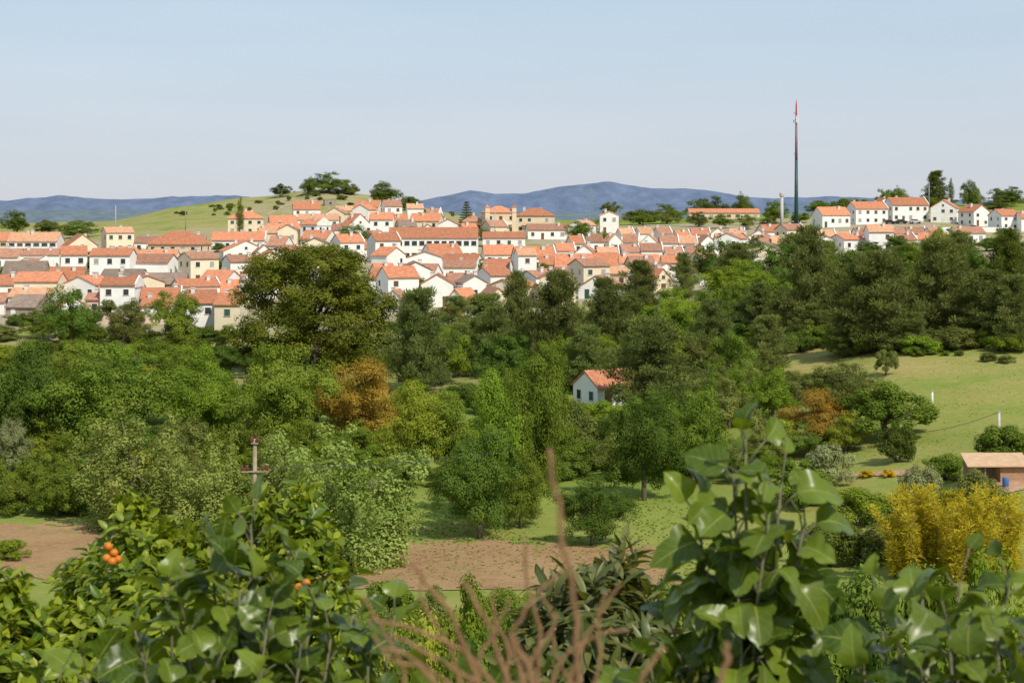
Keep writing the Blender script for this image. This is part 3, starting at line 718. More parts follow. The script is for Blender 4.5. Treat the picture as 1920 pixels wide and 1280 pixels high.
def car(px,py,rot,c,label):
    x,D,z=locate(px,py); ro=empty('parked_car',(x,D,z),R(rot),label,'car')
    pm_=solid('car_paint_'+label.split()[0],c,c,.3)
    b=MB(); b.prism([(-2.0,.35),(2.0,.35),(2.05,.75),(1.9,.92),(1.0,1.0),(-1.5,1.02),(-2.0,.9)],-.82,.82); b.v=[(y,x_,z_) for x_,y,z_ in b.v]; b.f=[f_[::-1] for f_ in b.f]; b.build('body',pm_,ro)
    g_=MB(); g_.prism([(-1.6,1.02),(1.05,1.0),(.45,1.4),(-1.25,1.42)],-.7,.7); g_.v=[(y,x_,z_) for x_,y,z_ in g_.v]; g_.f=[f_[::-1] for f_ in g_.f]; g_.build('windows',GLASS,ro)
    MB().box(-1.22,.42,-.66,.66,1.405,1.47).build('roof_panel',pm_,ro)
    for sx in (-1.25,1.25):
        for sy in (-.8,.8): MB().tube([(sx,sy-.1,.32),(sx,sy+.1,.32)],.32,12).build('wheel',TYRE,ro)
car(88,648,0,(.12,.02,.02),'maroon car parked at far left under the oak')
car(384,640,5,(.03,.035,.045),'black car parked before the tall white roadside house')
car(1668,420,8,(.02,.025,.035),'navy car parked left of two on the right hill')
car(1690,419,5,(.04,.04,.04),'charcoal car parked in the middle on the right hill')
car(1716,419,10,(.4,.4,.42),'silver car parked right of two dark ones on the hill')
car(1826,430,0,(.05,.02,.02),'brown car parked under the fifth right hill house')
car(1880,438,0,(.6,.6,.6),'white car parked below the sixth right hill house')
# lattice tower on far hill
x,D=(1108-960)*K*1250,1250; z=ground(x,D); top=-(352-HY)*K*D; lt=empty('pylon',(x,D,z),0,'faint lattice pylon before the blue hills','pylon'); h=top-z
lb=MB()
for sx in(-1,1):
    for sy in(-1,1): lb.tube([(sx*2.2,sy*2.2,-1),(sx*.3,sy*.3,h)],.10,4)
for k in range(9):
    f0=k/9; w0_=2.2*(1-f0)+.3*f0; f1=(k+1)/9; w1_=2.2*(1-f1)+.3*f1
    for s_ in(-1,1): lb.tube([(s_*w0_,-w0_,h*f0),(-s_*w1_,-w1_,h*f1)],.06,4)
lb.build('frame',STEEL,lt)
for f_ in(.72,.84,.95): MB().box(-3,3,-.1,.1,h*f_,h*f_+.2).build('arm',STEEL,lt)
# ------------------------------------------------------------------ trees
T('grand','grand',588,690,460,300,'giant dark olive tree towering before the village houses')
TR=[('poplar','light',250,990,762,250,'large pale poplar left of the wooden power pole'),
('poplar','light',405,1000,815,170,'smaller pale poplar directly left of the power pole'),
('poplar','light',530,1005,818,190,'pale poplar directly right of the power pole'),
('poplar','light',655,1062,800,270,'big pale silvery poplar at the left end of the ploughed field'),
('broadbig','mid',1000,975,662,165,'tallest valley tree, airy upright poplar crown in the middle'),
('broadbig','bright',925,985,695,170,'bright bushy tree joined to the left of the tallest valley tree'),
('broadbig','deep',900,1010,800,185,'dense ivy clad tree leaning on the tallest valley poplar'),
('broadbig','mid',975,992,840,120,'lower bushy tree at the foot of the tallest valley tree'),
('broadbig','deep',1110,1025,885,160,'round bushy dark tree alone at the field edge'),
('broadbig','deep',1208,938,730,170,'dense deep green tree below the white valley house'),
('broadbig','mid',1300,905,730,150,'mid green tree right of the deep green tree'),
('broadbig','yellow',775,900,715,180,'yellow green tree between the rusty oak and tallest poplar'),
('broad','mid',850,900,745,130,'mid green tree behind the ivy clad tree'),
('broadbig','rust',680,850,672,225,'big rusty orange oak in the middle left'),
('broadbig','mid',520,870,645,230,'large rounded green tree left of the rusty oak'),
('broadbig','bright',395,850,648,190,'bright green tree second left of the rusty oak'),
('broadbig','mid',205,870,645,290,'broad spreading green tree at left over the pale poplars'),
('broadbig','deep',40,880,640,170,'dark green tree at the left edge of the valley'),
('broad','olive',15,900,785,100,'pale silvery tree low at the left edge'),
('umbrella','mid',108,968,885,100,'small orchard tree beside the bare field at left'),
('bush','mid',28,965,903,90,'round orchard bush at left edge beside the field'),
('bush','bright',22,1050,1010,70,'small bush on the bare field at left edge'),
('bush','dull',1095,870,752,110,'dull olive green tree below the white valley house gable'),
('broad','dull',1440,880,770,120,'grey green tree below the hillside wood'),
('broadbig','rust',1540,840,728,150,'small rusty orange oak on the right slope'),
('umbrella','mid',1660,822,716,190,'wide cork oak with bare leaning trunk on the right slope'),
('broad','dull',1605,800,712,120,'rounded tree joined to the left of the wide cork oak'),
('bush','dark',1682,866,795,76,'dark rounded bush under the wide cork oak'),
('broad','dull',1590,750,678,140,'dark spreading tree above the rusty orange oak'),
('umbrella','dull',1662,704,655,46,'tiny leaning tree on the dry grass slope'),
('bush','mid',1880,862,795,110,'green bush by the concrete pole at right edge'),
('broadbig','mid',1370,790,688,120,'green tree right of the white valley house'),
('broad','bright',1450,790,690,110,'bright green tree at the foot of the hillside pines'),
('bush','olive',1555,915,832,95,'grey olive bush below the rusty orange oak'),
('bush','mid',1500,950,862,130,'green bush left of the red farm track'),
('bush','olive',1725,965,868,85,'silvery olive bush left of the shed'),
('bush','dull',1840,970,882,100,'dull green bush below the shed'),
('bamboo','bamboo',1790,1075,915,240,'bright yellow bamboo clump at lower right'),
('bush','bright',1610,985,915,120,'bright green bush below the grey olive bush'),
('bush','dull',1640,1050,960,140,'dull bush between the tall fig and the bamboo'),
('bush','dark',1560,1060,970,120,'dark bush behind the tall fig at right'),
('bush','mid',1770,900,850,90,'small green bush by the red earth yard'),
('bush','gold',1625,896,884,30,'yellow flowering bush along the red farm track'),
('bush','gold',1665,895,883,30,'second yellow flowering bush along the farm track'),
('broad','deep',135,656,536,122,'dark roadside oak nearest the left edge'),
('broad','mid',322,652,545,112,'roadside oak left of the tall white roadside house'),
('broad','dull',232,656,560,104,'middle roadside oak between its two larger neighbours'),
('broad','deep',172,520,472,75,'dark green garden tree left of the pink house'),
('broad','deep',672,474,418,80,'dark garden tree left of the school'),
('bush','deep',420,510,486,70,'dark hedge like bush left of the giant tree top'),
('bush','mid',775,550,520,60,'garden bush below the long reddish roofed house'),
('broad','pinel',1420,478,440,40,'slim palm green tree among the middle terrace'),
('pine','pine',785,738,540,125,'pine directly right of the giant tree'),
('pine','pine',970,692,508,90,'slim pine between cream gabled house and tall centre pines'),
('pine','pine',1045,706,508,130,'bushy pine left of the wide white gabled house'),
('pine','pine',1135,660,520,85,'pine before the wide white gabled house'),
('pine','pine',1200,600,488,85,'dark pine left of the cream gabled house'),
('pine','pine',1218,778,594,175,'big dark pine over the roof of the white valley house'),
('pine','pine',1280,566,474,65,'pine beside the white house, right of the cream gable'),
('pine','pine',930,705,575,110,'pine below the cream gabled house'),
('pine','pinel',860,705,605,100,'paler pine below the small lean-to'),
('pine','pinel',1100,735,610,100,'pale pine above the white valley house roof'),
('broadbig','bright',1260,660,540,135,'bright green tree in the middle of the centre wood'),
('broad','yellow',1130,710,625,115,'yellowish tree left of the big dark pine'),
('broadbig','mid',1010,755,640,140,'mid green tree over the tallest valley poplar'),
('broadbig','bright',1385,580,487,150,'bright green tree at the top of the wood below the terraces'),
('pine','pine',1440,704,590,90,'pine standing at the left end of the grassy slope'),
('pine','pine',1515,640,424,130,'tallest dark pine of the hillside wood, below the mast'),
('pine','pine',1640,662,470,180,'largest pine at the front of the right hillside wood'),
('pine','pine',1765,645,445,150,'large pine right of the largest one, hillside wood'),
('pine','pine',1850,650,505,130,'broad pine second from the right edge, front of the wood'),
('pine','pine',1905,655,515,110,'pine at the right edge, front of the wood'),
('pine','dark',1890,600,428,110,'tall dark pine behind, at the right edge'),
('pine','pinel',1580,672,590,75,'small pale pine in front of the hillside wood'),
('pine','pinel',1715,660,585,65,'small pine between the two largest hillside pines'),
('pine','pine',1335,690,560,95,'slim pine above the left end of the grassy slope'),
('broadbig','deep',1590,590,470,150,'deep green broadleaf between the tallest and largest pines'),
('broad','mid',1460,620,510,110,'green broadleaf left of the tallest dark pine'),
('broadbig','mid',1700,580,455,130,'deep green broadleaf behind the two largest pines'),
('broad','bright',1755,520,425,80,'bright crown showing above the large right pine'),
('broad','dark',525,370,344,42,'small lone oak on the left shoulder of the hilltop'),
('broad','dark',577,366,332,44,'left oak of the hilltop group'),
('broad','mid',616,362,323,84,'largest oak crowning the hilltop'),
('broad','dark',720,384,340,66,'dark oak on the right shoulder of the hill'),
('bush','dull',765,394,368,48,'scrubby bush right of the hilltop right oak'),
('bush','dull',650,364,344,50,'bush touching the largest hilltop oak'),
('cypress','dark',450,440,368,17,'tall dark cypress standing over the upper village'),
('araucaria','dark',875,436,378,34,'tiered conifer left of the tan mansion'),
('broad','dull',1146,418,378,44,'tree on the skyline left of the long reddish building'),
('broad','dull',1200,420,392,80,'pale low tree on the skyline before the blue hills'),
('broad','dark',1330,404,368,95,'wide dark tree over the long reddish building'),
('broad','dark',1396,402,362,54,'rounded tree right over the long reddish building'),
('broad','mid',1250,418,382,70,'green tree left of the long reddish building'),
('broad','mid',1450,420,376,60,'green tree by the slender pale tower'),
('broad','mid',1540,404,376,70,'green tree behind the leftmost right hill house'),
('pine','dark',1755,385,320,46,'tall dark pine highest on the right hill crest'),
('cypress','dark',1783,385,334,14,'narrow dark tree right of the highest crest pine'),
('broad','deep',1815,385,337,40,'rounded tree on the right hill crest'),
('broad','dark',1885,385,350,80,'broad dark tree on the crest near the right edge'),
('broad','dull',1690,378,350,50,'pale tree on the crest left of the highest pine'),
('broad','dull',1655,380,354,34,'small tree on the crest above the second hill house'),
('broad','dark',32,440,394,64,'dark skyline tree at the left edge'),
('broad','dull',90,442,412,60,'pale skyline tree second from the left edge'),
('broad','deep',150,446,412,80,'broad dark tree behind the far left terrace'),
('broad','mid',1090,450,415,60,'green tree left of the back terrace row'),
]
for t in TR: T(*t)
def wood(px0,px1,n,pyb,h0,h1,w0,w1,kinds,desc,group,word='tree'):
    xs=sorted(px0+(px1-px0)*(i+.5+random.uniform(-.3,.3))/n for i in range(n))
    for i,px in enumerate(xs):
        k,m=random.choice(kinds); b=pyb+random.uniform(-10,10); top=b-random.uniform(h0,h1); wd=random.uniform(w0,w1)
        if b>752 and px-wd/2<1165 and px+wd/2>1062 and top<750: top=751; b=max(b,800)
        T(k,m,px,b,top,wd,'%s %s from left in the %s'%(ORD[i],word,desc),group)
PB=[('pine','pine'),('pine','pine'),('pine','pinel'),('broad','deep'),('broad','mid')]; BB=[('broad','mid'),('broad','bright'),('broad','deep'),('broad','dull'),('poplar','mid'),('broad','yellow')]
BU=[('bush','mid'),('bush','bright'),('bush','deep'),('bush','dull')]
wood(1320,1925,12,560,80,120,100,135,PB,'rear row of the right hillside wood','rear hillside wood')
wood(1480,1930,10,618,85,125,95,125,PB,'middle row of the right hillside wood','middle hillside wood')
wood(1300,1560,5,640,80,110,80,110,PB,'slope edge below the hillside wood','wood at the slope edge')
wood(750,1330,9,650,60,95,90,120,PB,'rear row of the centre wood','rear centre wood')
wood(740,1420,10,725,75,115,95,125,BB,'front row of the centre wood','front centre wood')
wood(720,1420,9,800,70,100,100,130,BB,'line behind the tall valley poplar','middle valley trees')
wood(1310,1520,4,760,60,80,80,110,BB,'clump left of the grassy slope','slope clump trees')
wood(1390,1600,4,850,60,85,80,110,BB,'clump below the rusty orange oak','lower slope clump trees')
wood(-20,470,9,708,45,65,80,115,BB,'hedge line below the roadside oaks','roadside hedge trees')
wood(-20,700,9,800,90,125,120,160,BB,'line behind the pale poplars','left valley trees')
wood(-20,700,9,885,80,110,110,150,BB,'hollow left of the rusty oak','left hollow trees')
wood(-20,720,9,930,75,100,110,150,BB,'low line behind the pale poplars and power pole','low left valley trees')
wood(1040,1480,6,892,60,90,90,120,BB,'low line along the far meadow edge','meadow edge trees')
wood(740,1050,5,905,50,75,80,120,BB,'low clump beside the yellow green tree','low clump trees')
wood(480,1180,7,448,16,24,26,40,[('broad','deep'),('broad','mid')],'gardens of the upper village','upper garden trees')
wood(880,1400,9,517,20,30,28,44,[('broad','deep'),('broad','mid'),('bush','mid')],'gardens of the centre village','centre garden trees')
wood(690,1080,8,555,24,34,30,48,[('broad','deep'),('broad','mid'),('bush','mid')],'gardens above the front pines','front garden trees')
wood(180,740,9,474,14,24,24,40,[('broad','deep'),('broad','mid'),('bush','mid')],'gardens below the cypress','cypress garden trees')
wood(900,1480,9,484,12,20,20,36,[('broad','deep'),('broad','mid'),('bush','mid')],'gardens between the terrace rows','terrace garden trees')
wood(0,420,9,604,22,36,44,70,[('bush','mid'),('bush','deep'),('broad','dull')],'gardens of the left village','left garden trees')
wood(0,420,8,508,16,26,28,44,[('bush','mid'),('bush','deep'),('broad','dull')],'upper gardens of the left village','upper left garden trees')
wood(20,420,7,560,16,26,28,44,[('bush','mid'),('bush','deep'),('broad','dull')],'middle gardens of the left village','middle left garden trees')
wood(-10,460,9,640,26,44,60,90,[('bush','mid'),('bush','deep'),('broad','dull'),('broad','mid')],'strip under the roadside oaks','roadside strip trees')
wood(1100,1520,9,424,18,32,40,60,[('broad','dull'),('broad','mid')],'skyline belt right of the villa','skyline belt trees')
wood(1560,1930,8,382,12,24,50,70,[('broad','dull'),('bush','mid')],'skyline belt behind the right hill houses','crest belt trees')
wood(1500,1920,8,472,24,38,50,70,[('broad','deep'),('bush','mid')],'line below the low houses under the mast','trees below the low houses')
for yb,a,b,n,d in [(690,-10,440,10,'left meadow edge'),(765,-10,1340,15,'wood floor across the valley'),(680,740,1330,12,'floor of the centre wood'),(850,-10,1300,16,'valley thicket behind the poplars'),(885,1040,1330,6,'thicket edge before the meadow'),(655,1320,1900,12,'foot of the hillside wood'),(610,1320,1900,10,'inside the hillside wood'),(955,100,720,9,'thicket at the left field edge')]:
    wood(a,b,n,yb,32,55,70,120,BU,d,'shrubs of the '+d,'shrub')
wood(1330,1570,6,735,26,46,50,90,BU,'left edge of the grassy slope','slope edge shrubs','shrub')
wood(1700,1910,5,675,10,18,20,40,BU,'upper edge of the grassy slope','upper slope shrubs','shrub')
wood(1640,1910,6,955,30,50,50,90,BU,'bank between the shed and the bamboo','bank shrubs','shrub')
for i in range(46):
    px=random.uniform(300,860); py=np.interp(px,[300,600,700,860],[398,360,372,402])+random.uniform(2,24)
    T('bush',random.choice(['dull','mid','dark']),px,py,py-random.uniform(4,9),random.uniform(8,20),'small scrubby bush on the grassy hill above the village','hill scrub bushes')
# slope shrubs between the viewpoint and the field
for (k,m,px,D,pyt,w,l) in [('bush','bright',860,62,1085,150,'bright shrub below the ploughed field, left of the dry stems'),('bush','mid',930,48,1130,150,'green shrub on the near slope behind the dry stems'),('bush','yellow',760,40,1150,170,'yellow green shrub near the left fig leaves'),
 ('bush','mid',720,88,1090,130,'green shrub at the near field edge behind the left fig'),('bush','dull',800,92,1098,90,'low dull shrub at the near field edge'),('bush','mid',960,90,1100,120,'low green shrub at the near field edge left of the loquat'),('bush','bright',1050,84,1095,110,'bright low shrub at the near field edge beside the loquat'),('bush','mid',1180,86,1080,130,'green shrub at the near field edge right of the loquat'),
 ('bush','dark',1480,55,1000,210,'dark shrub mass behind the tall fig'),('bush','mid',1390,46,1090,220,'green shrub mass behind the tall fig stem'),('bush','deep',1600,44,1065,220,'deep green shrub left of the low right fig'),('bush','mid',1740,40,1065,200,'green shrub behind the low right fig'),('bush','bright',1880,42,1040,220,'bright shrub below the bamboo at right edge'),
 ('bush','mid',1280,60,1085,150,'small green shrub right of the loquat'),('bush','dark',1000,36,1185,200,'dark shrub low behind the dry stems'),('bush','mid',1500,26,1170,300,'green shrub low behind the tall fig'),('bush','mid',1800,24,1160,300,'green shrub low behind the low right fig'),('bush','mid',820,22,1190,260,'green shrub low in the middle foreground')]:
    T(k,m,px,0,pyt,w,l,None,D)
# meadow grass
def tufts(name,n,region,size,m,label):
    P=[]
    while len(P)<n:
        px,py=random.uniform(region[0],region[1]),random.uniform(region[2],region[3]); x,D,z=locate(px,py)
        if noise.noise((x*.12,D*.12,2))<random.uniform(-.5,.3): continue
        P.append((x,D,z))
    P=np.array(P); a=rng.random(n)*6.28; s=size*(.4+rng.random(n)); d=np.stack([np.cos(a)*s*.9,np.sin(a)*s*.9,np.zeros(n)],1)
    up=np.stack([rng.normal(0,.2,n)*s,rng.normal(0,.2,n)*s,s*.7],1)
    V=np.stack([P-d-[0,0,.05],P+d-[0,0,.05],P+d*.5+up,P-d*.7+up*.8],1).reshape(-1,3)
    o=link(name,np_mesh(name,V,np.arange(4*n).reshape(-1,4),rng.random(n)),m); tag(o,label,'grass',kind='stuff')
GR=leafmat('meadow_grass',(.20,.25,.045),(.34,.35,.10),.5)
tufts('slope_grass',3000,(1320,1950,670,860),.09,GR,'tufted meadow grass on the right slope')
tufts('valley_grass',3500,(740,1330,930,1090),.14,GR,'tufted grass in the meadow beyond the ploughed field')
# ------------------------------------------------------------------ foreground plants
def leaf_template(kind,nu=9,nv=4,droop=.35,fold=.25,lobe=0):
    V=[];UV=[];F=[]
    for i in range(nu+1):
        t=i/nu
        if kind=='fig':
            w=.41*(math.sin(math.pi*min(1,t**.70))**.62)*(1-lobe*math.exp(-((t-.58)/.085)**2))*(1+.05*math.cos(t*22)) if 0<t<1 else 0.012
        elif kind=='long': w=.13*math.sin(math.pi*t**.85)**.8 if 0<t<1 else .006
        else: w=.24*math.sin(math.pi*t**.8)**.8 if 0<t<1 else .01
        for j in range(-nv//2,nv//2+1):
            s=j/(nv/2); x=w*s; yy=t+(.10*lobe*2*abs(s)*math.exp(-((t-.42)/.14)**2) if kind=='fig' else 0)
            y=yy-droop*.25*t*t; z=-droop*t*t*.8+abs(x)*fold+ .03*math.sin(t*18+abs(s)*3)*abs(s)*(kind=='fig')
            V.append((x,y,z)); UV.append((.5+.5*s,t))
    m=nv+1
    for i in range(nu):
        for j in range(nv): F.append((i*m+j,i*m+j+1,(i+1)*m+j+1,(i+1)*m+j))
    return np.array(V),np.array(F),np.array(UV)
def fgmat(name,c1,c2,vein,trans=.3,rough=.38,spec=.5):
    m,nt,out=newmat(name)
    at=N(nt,'ShaderNodeAttribute',attribute_name='tint'); c=mixc(nt,at.outputs['Fac'],c1,c2)
    uv=N(nt,'ShaderNodeUVMap'); sp=N(nt,'ShaderNodeSeparateXYZ'); nt.links.new(uv.outputs[0],sp.inputs[0])
    def M(op,a,b=None):
        n=N(nt,'ShaderNodeMath',operation=op)
        for i,v in enumerate((a,b)):
            if v is None: continue
            if isinstance(v,(int,float)): n.inputs[i].default_value=v
            else: nt.links.new(v,n.inputs[i])
        return n.outputs[0]
    s=M('ABSOLUTE',M('SUBTRACT',sp.outputs[0],.5)); mid=M('LESS_THAN',s,.025)
    lat=M('LESS_THAN',M('FRACT',M('SUBTRACT',M('MULTIPLY',sp.outputs[1],6.5),M('MULTIPLY',s,3.2))),.09)
    v=M('MAXIMUM',mid,M('MULTIPLY',lat,.55))
    c=mixc(nt,v,c,vein)
    n1=ramp(nt,noisen(nt,14,4),.3,.7); c=mixc(nt,M('MULTIPLY',n1,.35),c,tuple(k*.6 for k in c1))
    b=N(nt,'ShaderNodeBsdfPrincipled'); nt.links.new(c,b.inputs['Base Color']); b.inputs['Roughness'].default_value=rough; b.inputs['Specular IOR Level'].default_value=spec
    bp=N(nt,'ShaderNodeBump'); bp.inputs['Strength'].default_value=.7; bp.inputs['Distance'].default_value=.01; bp.invert=True; nt.links.new(v,bp.inputs['Height']); nt.links.new(bp.outputs[0],b.inputs['Normal'])
    t=N(nt,'ShaderNodeBsdfTranslucent'); tc=mixc(nt,1.0,c,(1.9,1.6,.4),'MULTIPLY'); nt.links.new(tc,t.inputs[0])
    mx=N(nt,'ShaderNodeMixShader'); mx.inputs[0].default_value=trans; nt.links.new(b.outputs[0],mx.inputs[1]); nt.links.new(t.outputs[0],mx.inputs[2]); nt.links.new(mx.outputs[0],out.inputs[0]); return m
FIG=fgmat('fig_leaf',(.048,.088,.008),(.19,.255,.022),(.27,.32,.085),.30,.32,.36)
CIT=fgmat('citrus_leaf',(.06,.13,.008),(.40,.46,.035),(.32,.38,.06),.38,.34,.32)
LOQ=fgmat('loquat_leaf',(.05,.08,.014),(.20,.20,.055),(.26,.25,.10),.26,.38,.35)
BRN=solid('grey_branch',(.17,.15,.09),(.11,.11,.06),.85,20); DRY=solid('dry_stem',(.30,.17,.085),(.19,.10,.05),.85,20)
def inst(templates,pos,dirs,ups,scale):
    Vs=[];Fs=[];Us=[];Ts=[];off=0
    ti=rng.integers(0,len(templates),len(pos))
    for k,(tv,tf,tu) in enumerate(templates):
        q=np.where(ti==k)[0]
        if not len(q): continue
        y=unit(dirs[q]); x=unit(np.cross(y,ups[q])); z=np.cross(x,y)
        Rm=np.stack([x,y,z],2)
        V=np.einsum('nij,mj->nmi',Rm,tv)*scale[q][:,None,None]+pos[q][:,None,:]
        n=len(q); m=len(tv)
        F=(tf[None]+(np.arange(n)*m)[:,None,None]).reshape(-1,4)+off
        Vs.append(V.reshape(-1,3)); Fs.append(F); Us.append(np.tile(tu,(n,1))); Ts.append(np.repeat(rng.random(n),len(tf))); off+=n*m
    return np.concatenate(Vs),np.concatenate(Fs),np.concatenate(Ts),np.concatenate(Us)
FT=[leaf_template('fig',14,6,d,f,l) for d,f,l in ((.3,.25,.28),(.6,.4,.40),(.15,.15,.1),(.8,.25,.45),(.45,.5,.2),(1.0,.3,.3))]
CT=[leaf_template('oval',4,2,d,f) for d,f in ((.3,.5),(.1,.3),(.5,.4))]
LT=[leaf_template('long',6,2,d,f) for d,f in ((.3,.4),(.6,.3),(.1,.4))]
def fig(label,base_px,base_D,tips,ln=(.095,.18),per=14):
    bx=(base_px-960)*K*base_D; bz=ground(bx,base_D)
    ro=empty('fig_tree',(bx,base_D,bz),0,label,'fig tree'); o0=Vector((bx,base_D,bz))
    pos=[];dr=[];up=[];sc_=[]
    fork=o0+Vector((0,0,.8)); MB().tube([(0,0,-.2),(0.03,0,.4),fork-o0],[.05,.045,.035],8).build('trunk',BRN,ro,smooth=True)
    for (px,py,D) in tips:
        tip=pt(px,py+28,D); mid=fork.lerp(tip,.5)+Vector((random.uniform(-.08,.08),random.uniform(-.05,.05),-.12))
        L=[fork,fork.lerp(mid,.5)+Vector((random.uniform(-.04,.04),0,-.03)),mid,mid.lerp(tip,.5)+Vector((random.uniform(-.04,.04),0,-.03)),mid.lerp(tip,.8)+Vector((random.uniform(-.02,.02),0,0)),tip]
        bb=MB(); bb.tube([p-o0 for p in L],[.016,.013,.010,.007,.005,.0035],7)
        a=random.uniform(0,6.28); ax=(tip-L[-2]).normalized()
        n=per+random.randint(-3,2)
        for k in range(n):
            f=k/(n-1); p=tip-ax*(.005+f*.44)
            a+=2.4; rad=Vector((math.cos(a),math.sin(a),0))
            d=(rad*(.45+.55*min(1,f*3))+Vector((0,0,1.0-1.3*f+random.uniform(-.2,.2)))).normalized()
            pl=random.uniform(.03,.10); q=p+d*pl+Vector((0,0,.01))
            bb.tube([p-o0,(p+q)/2-o0+Vector((0,0,.006)),q-o0],.0026,4)
            d2=(d+Vector((random.uniform(-.35,.35),random.uniform(-.35,.35),-.6*min(1,f*2.5)+random.uniform(-.35,.2)))).normalized()
            pos.append(q-o0); dr.append(d2); up.append(Vector((0,0,1))+Vector((.1,-.15,0))+.7*Vector(rdirs(1)[0])+rad*random.uniform(-.3,.9)); sc_.append(random.uniform(*ln)*(.5+.5*min(1,f*2.5+.2)))
        bb.build('branch',BRN,ro,smooth=True)
    V,F,t,u=inst(FT,np.array(pos),np.array(dr),np.array(up),np.array(sc_))
    link('foliage',np_mesh('fig_foliage',V,F,t,u,True),FIG,ro)
    return ro
fig('tall fig tree with big green leaves rising at right foreground',1345,5.2,[(1398,795,5.0),(1375,860,5.1),(1310,930,5.1),(1465,880,5.0),(1510,950,5.0),(1440,950,4.9),(1320,1010,5.2),(1380,980,5.0),(1425,1040,5.0),(1335,1100,5.1),(1265,1150,5.2),(1490,1050,5.1),(1390,1170,4.9),(1290,1220,5.1),(1450,1230,5.0),(1480,1130,5.0)])
fig('low fig tree with drooping leaves filling the lower right corner',1760,4.6,[(1650,1120,4.8),(1730,1095,4.7),(1800,1060,4.7),(1890,1065,4.7),(1690,1190,4.5),(1780,1160,4.4),(1870,1160,4.5),(1940,1125,4.5),(1620,1230,4.6),(1730,1250,4.4),(1840,1240,4.4),(1910,1245,4.4)])
fig('fig tree with large leaves covering the lower left foreground',470,5.4,[(470,955,5.6),(395,995,5.5),(540,1015,5.6),(320,1070,5.5),(450,1075,5.4),(590,1100,5.4),(250,1145,5.4),(350,1145,5.3),(500,1150,5.3),(420,1030,5.5),(520,1085,5.5),(660,1125,5.4),(740,1125,5.5),(160,1235,5.3),(270,1230,5.2),(400,1235,5.2),(560,1225,5.2),(690,1220,5.3),(620,1170,5.3),(100,1275,5.2),(330,1280,5.1),(480,1280,5.1),(620,1285,5.1)])
fig('fig leaves along the bottom edge between dry stems and tall fig',1080,4.8,[(900,1275,5.0),(1000,1270,4.9),(1090,1235,4.9),(1170,1245,4.8),(1230,1260,4.8),(820,1290,5.0),(1140,1295,4.7)])
def leafmass(name,cat,label,lobes,D0,n,size,tpl,m,per=9,updir=.7):
    c=pt(lobes[0][0],lobes[0][1],D0); bz=ground(c.x,D0); ro=empty(name,(c.x,D0,bz),0,label,cat); o0=np.array([c.x,D0,bz])
    L=[(pt(a,b,d),rx,rz) for a,b,d,rx,rz in lobes]
    w=np.array([l[1]*l[1]+l[1]*l[2] for l in L]); idx=rng.choice(len(L),n,p=w/w.sum()); d=rdirs(n)
    r=.5+.6*np.sqrt(rng.random(n)); C=np.array([l[0] for l in L]); RR=np.array([(l[1],l[1],l[2]) for l in L])
    P=C[idx]+d*r[:,None]*RR[idx]-o0
    ax=unit(d+np.array([0,0,updir])+.4*rdirs(n))
    pos=np.repeat(P,per,0); axr=np.repeat(ax,per,0); a=np.tile(np.arange(per)*2.4,n)+np.repeat(rng.random(n)*6.28,per)
    t1=unit(np.cross(axr,np.tile([.31,.52,.79],(len(axr),1)))); t2=np.cross(axr,t1)
    rad=t1*np.cos(a)[:,None]+t2*np.sin(a)[:,None]; f=np.tile(np.arange(per)/per,n)
    dirs=unit(rad+axr*(1.0-1.1*f)[:,None]); pos=pos-axr*(f*size*1.2)[:,None]
    V,F,t,u=inst(tpl,pos,dirs,axr+.2*rdirs(len(axr)),size*(.7+.6*rng.random(len(pos))))
    link('foliage',np_mesh(name+'_foliage',V,F,t,u,True),m,ro)
    fork=Vector((0,0,1.2)); tb=MB(); tb.tube([(0,0,-.3),(0,.02,.7),fork],[.12,.1,.085],8)
    for l in L:
        q=l[0]-Vector(o0); tb.tube([fork,fork.lerp(q,.5)+Vector((0,0,.1)),q],[.06,.04,.015],6)
    tb.build('trunk',BRN,ro,smooth=True)
    return ro,Vector(o0)
ot,o0=leafmass('orange_tree','orange tree','orange tree with glossy yellow green leaves and ripe fruit at left',
 [(340,1160,11,.85,.50),(250,1035,11,.26,.26),(185,1110,11,.24,.30),(560,1020,11,.24,.26),(470,1060,11.2,.42,.36),(620,1090,11,.18,.20),(400,1050,11.3,.30,.22),(120,1220,10.5,.35,.30),(200,1230,10.4,.5,.3),(620,1200,11,.35,.3),(252,955,11.1,.10,.10),(570,935,11.1,.10,.10),(300,1000,11.1,.10,.10),(500,950,11.2,.10,.10),(600,1000,11.1,.12,.12)],11,1400,.10,CT,CIT)
ORG=solid('orange_peel',(.58,.19,.018),(.48,.13,.014),.45,10)
def orange(px,py,D):
    c=pt(px,py,D)-o0; s=MB(); r=.027; rings=[(math.sin(math.pi*k/8)*r+.0005,-math.cos(math.pi*k/8)*r*.95) for k in range(9)]
    s.tube([c+Vector((0,0,zz_)) for _,zz_ in rings],[a for a,_ in rings],12); s.build('orange',ORG,ot,smooth=True)
for q in [(203,1024,10.5),(214,1036,10.5),(200,1046,10.45),(221,1048,10.5),(210,1052,10.4),(560,1100,10.5),(574,1092,10.5)]: orange(*q)
leafmass('citrus_shrub','shrub','leafy yellow green citrus shrub at the lower left corner',[(15,1200,9,.22,.25),(50,1180,9.2,.12,.14),(20,1280,8.8,.35,.2),(5,1110,9.1,.14,.14)],9,260,.085,CT,CIT)
leafmass('loquat_tree','loquat tree','loquat tree with long drooping leaves left of the tall fig',[(1120,1180,10,.42,.32),(1160,1070,10.2,.14,.18),(1080,1140,10,.28,.25),(1190,1160,10,.24,.25),(1050,1230,9.8,.35,.25),(1170,1250,9.8,.42,.25)],10,190,.18,LT,LOQ,10,.9)
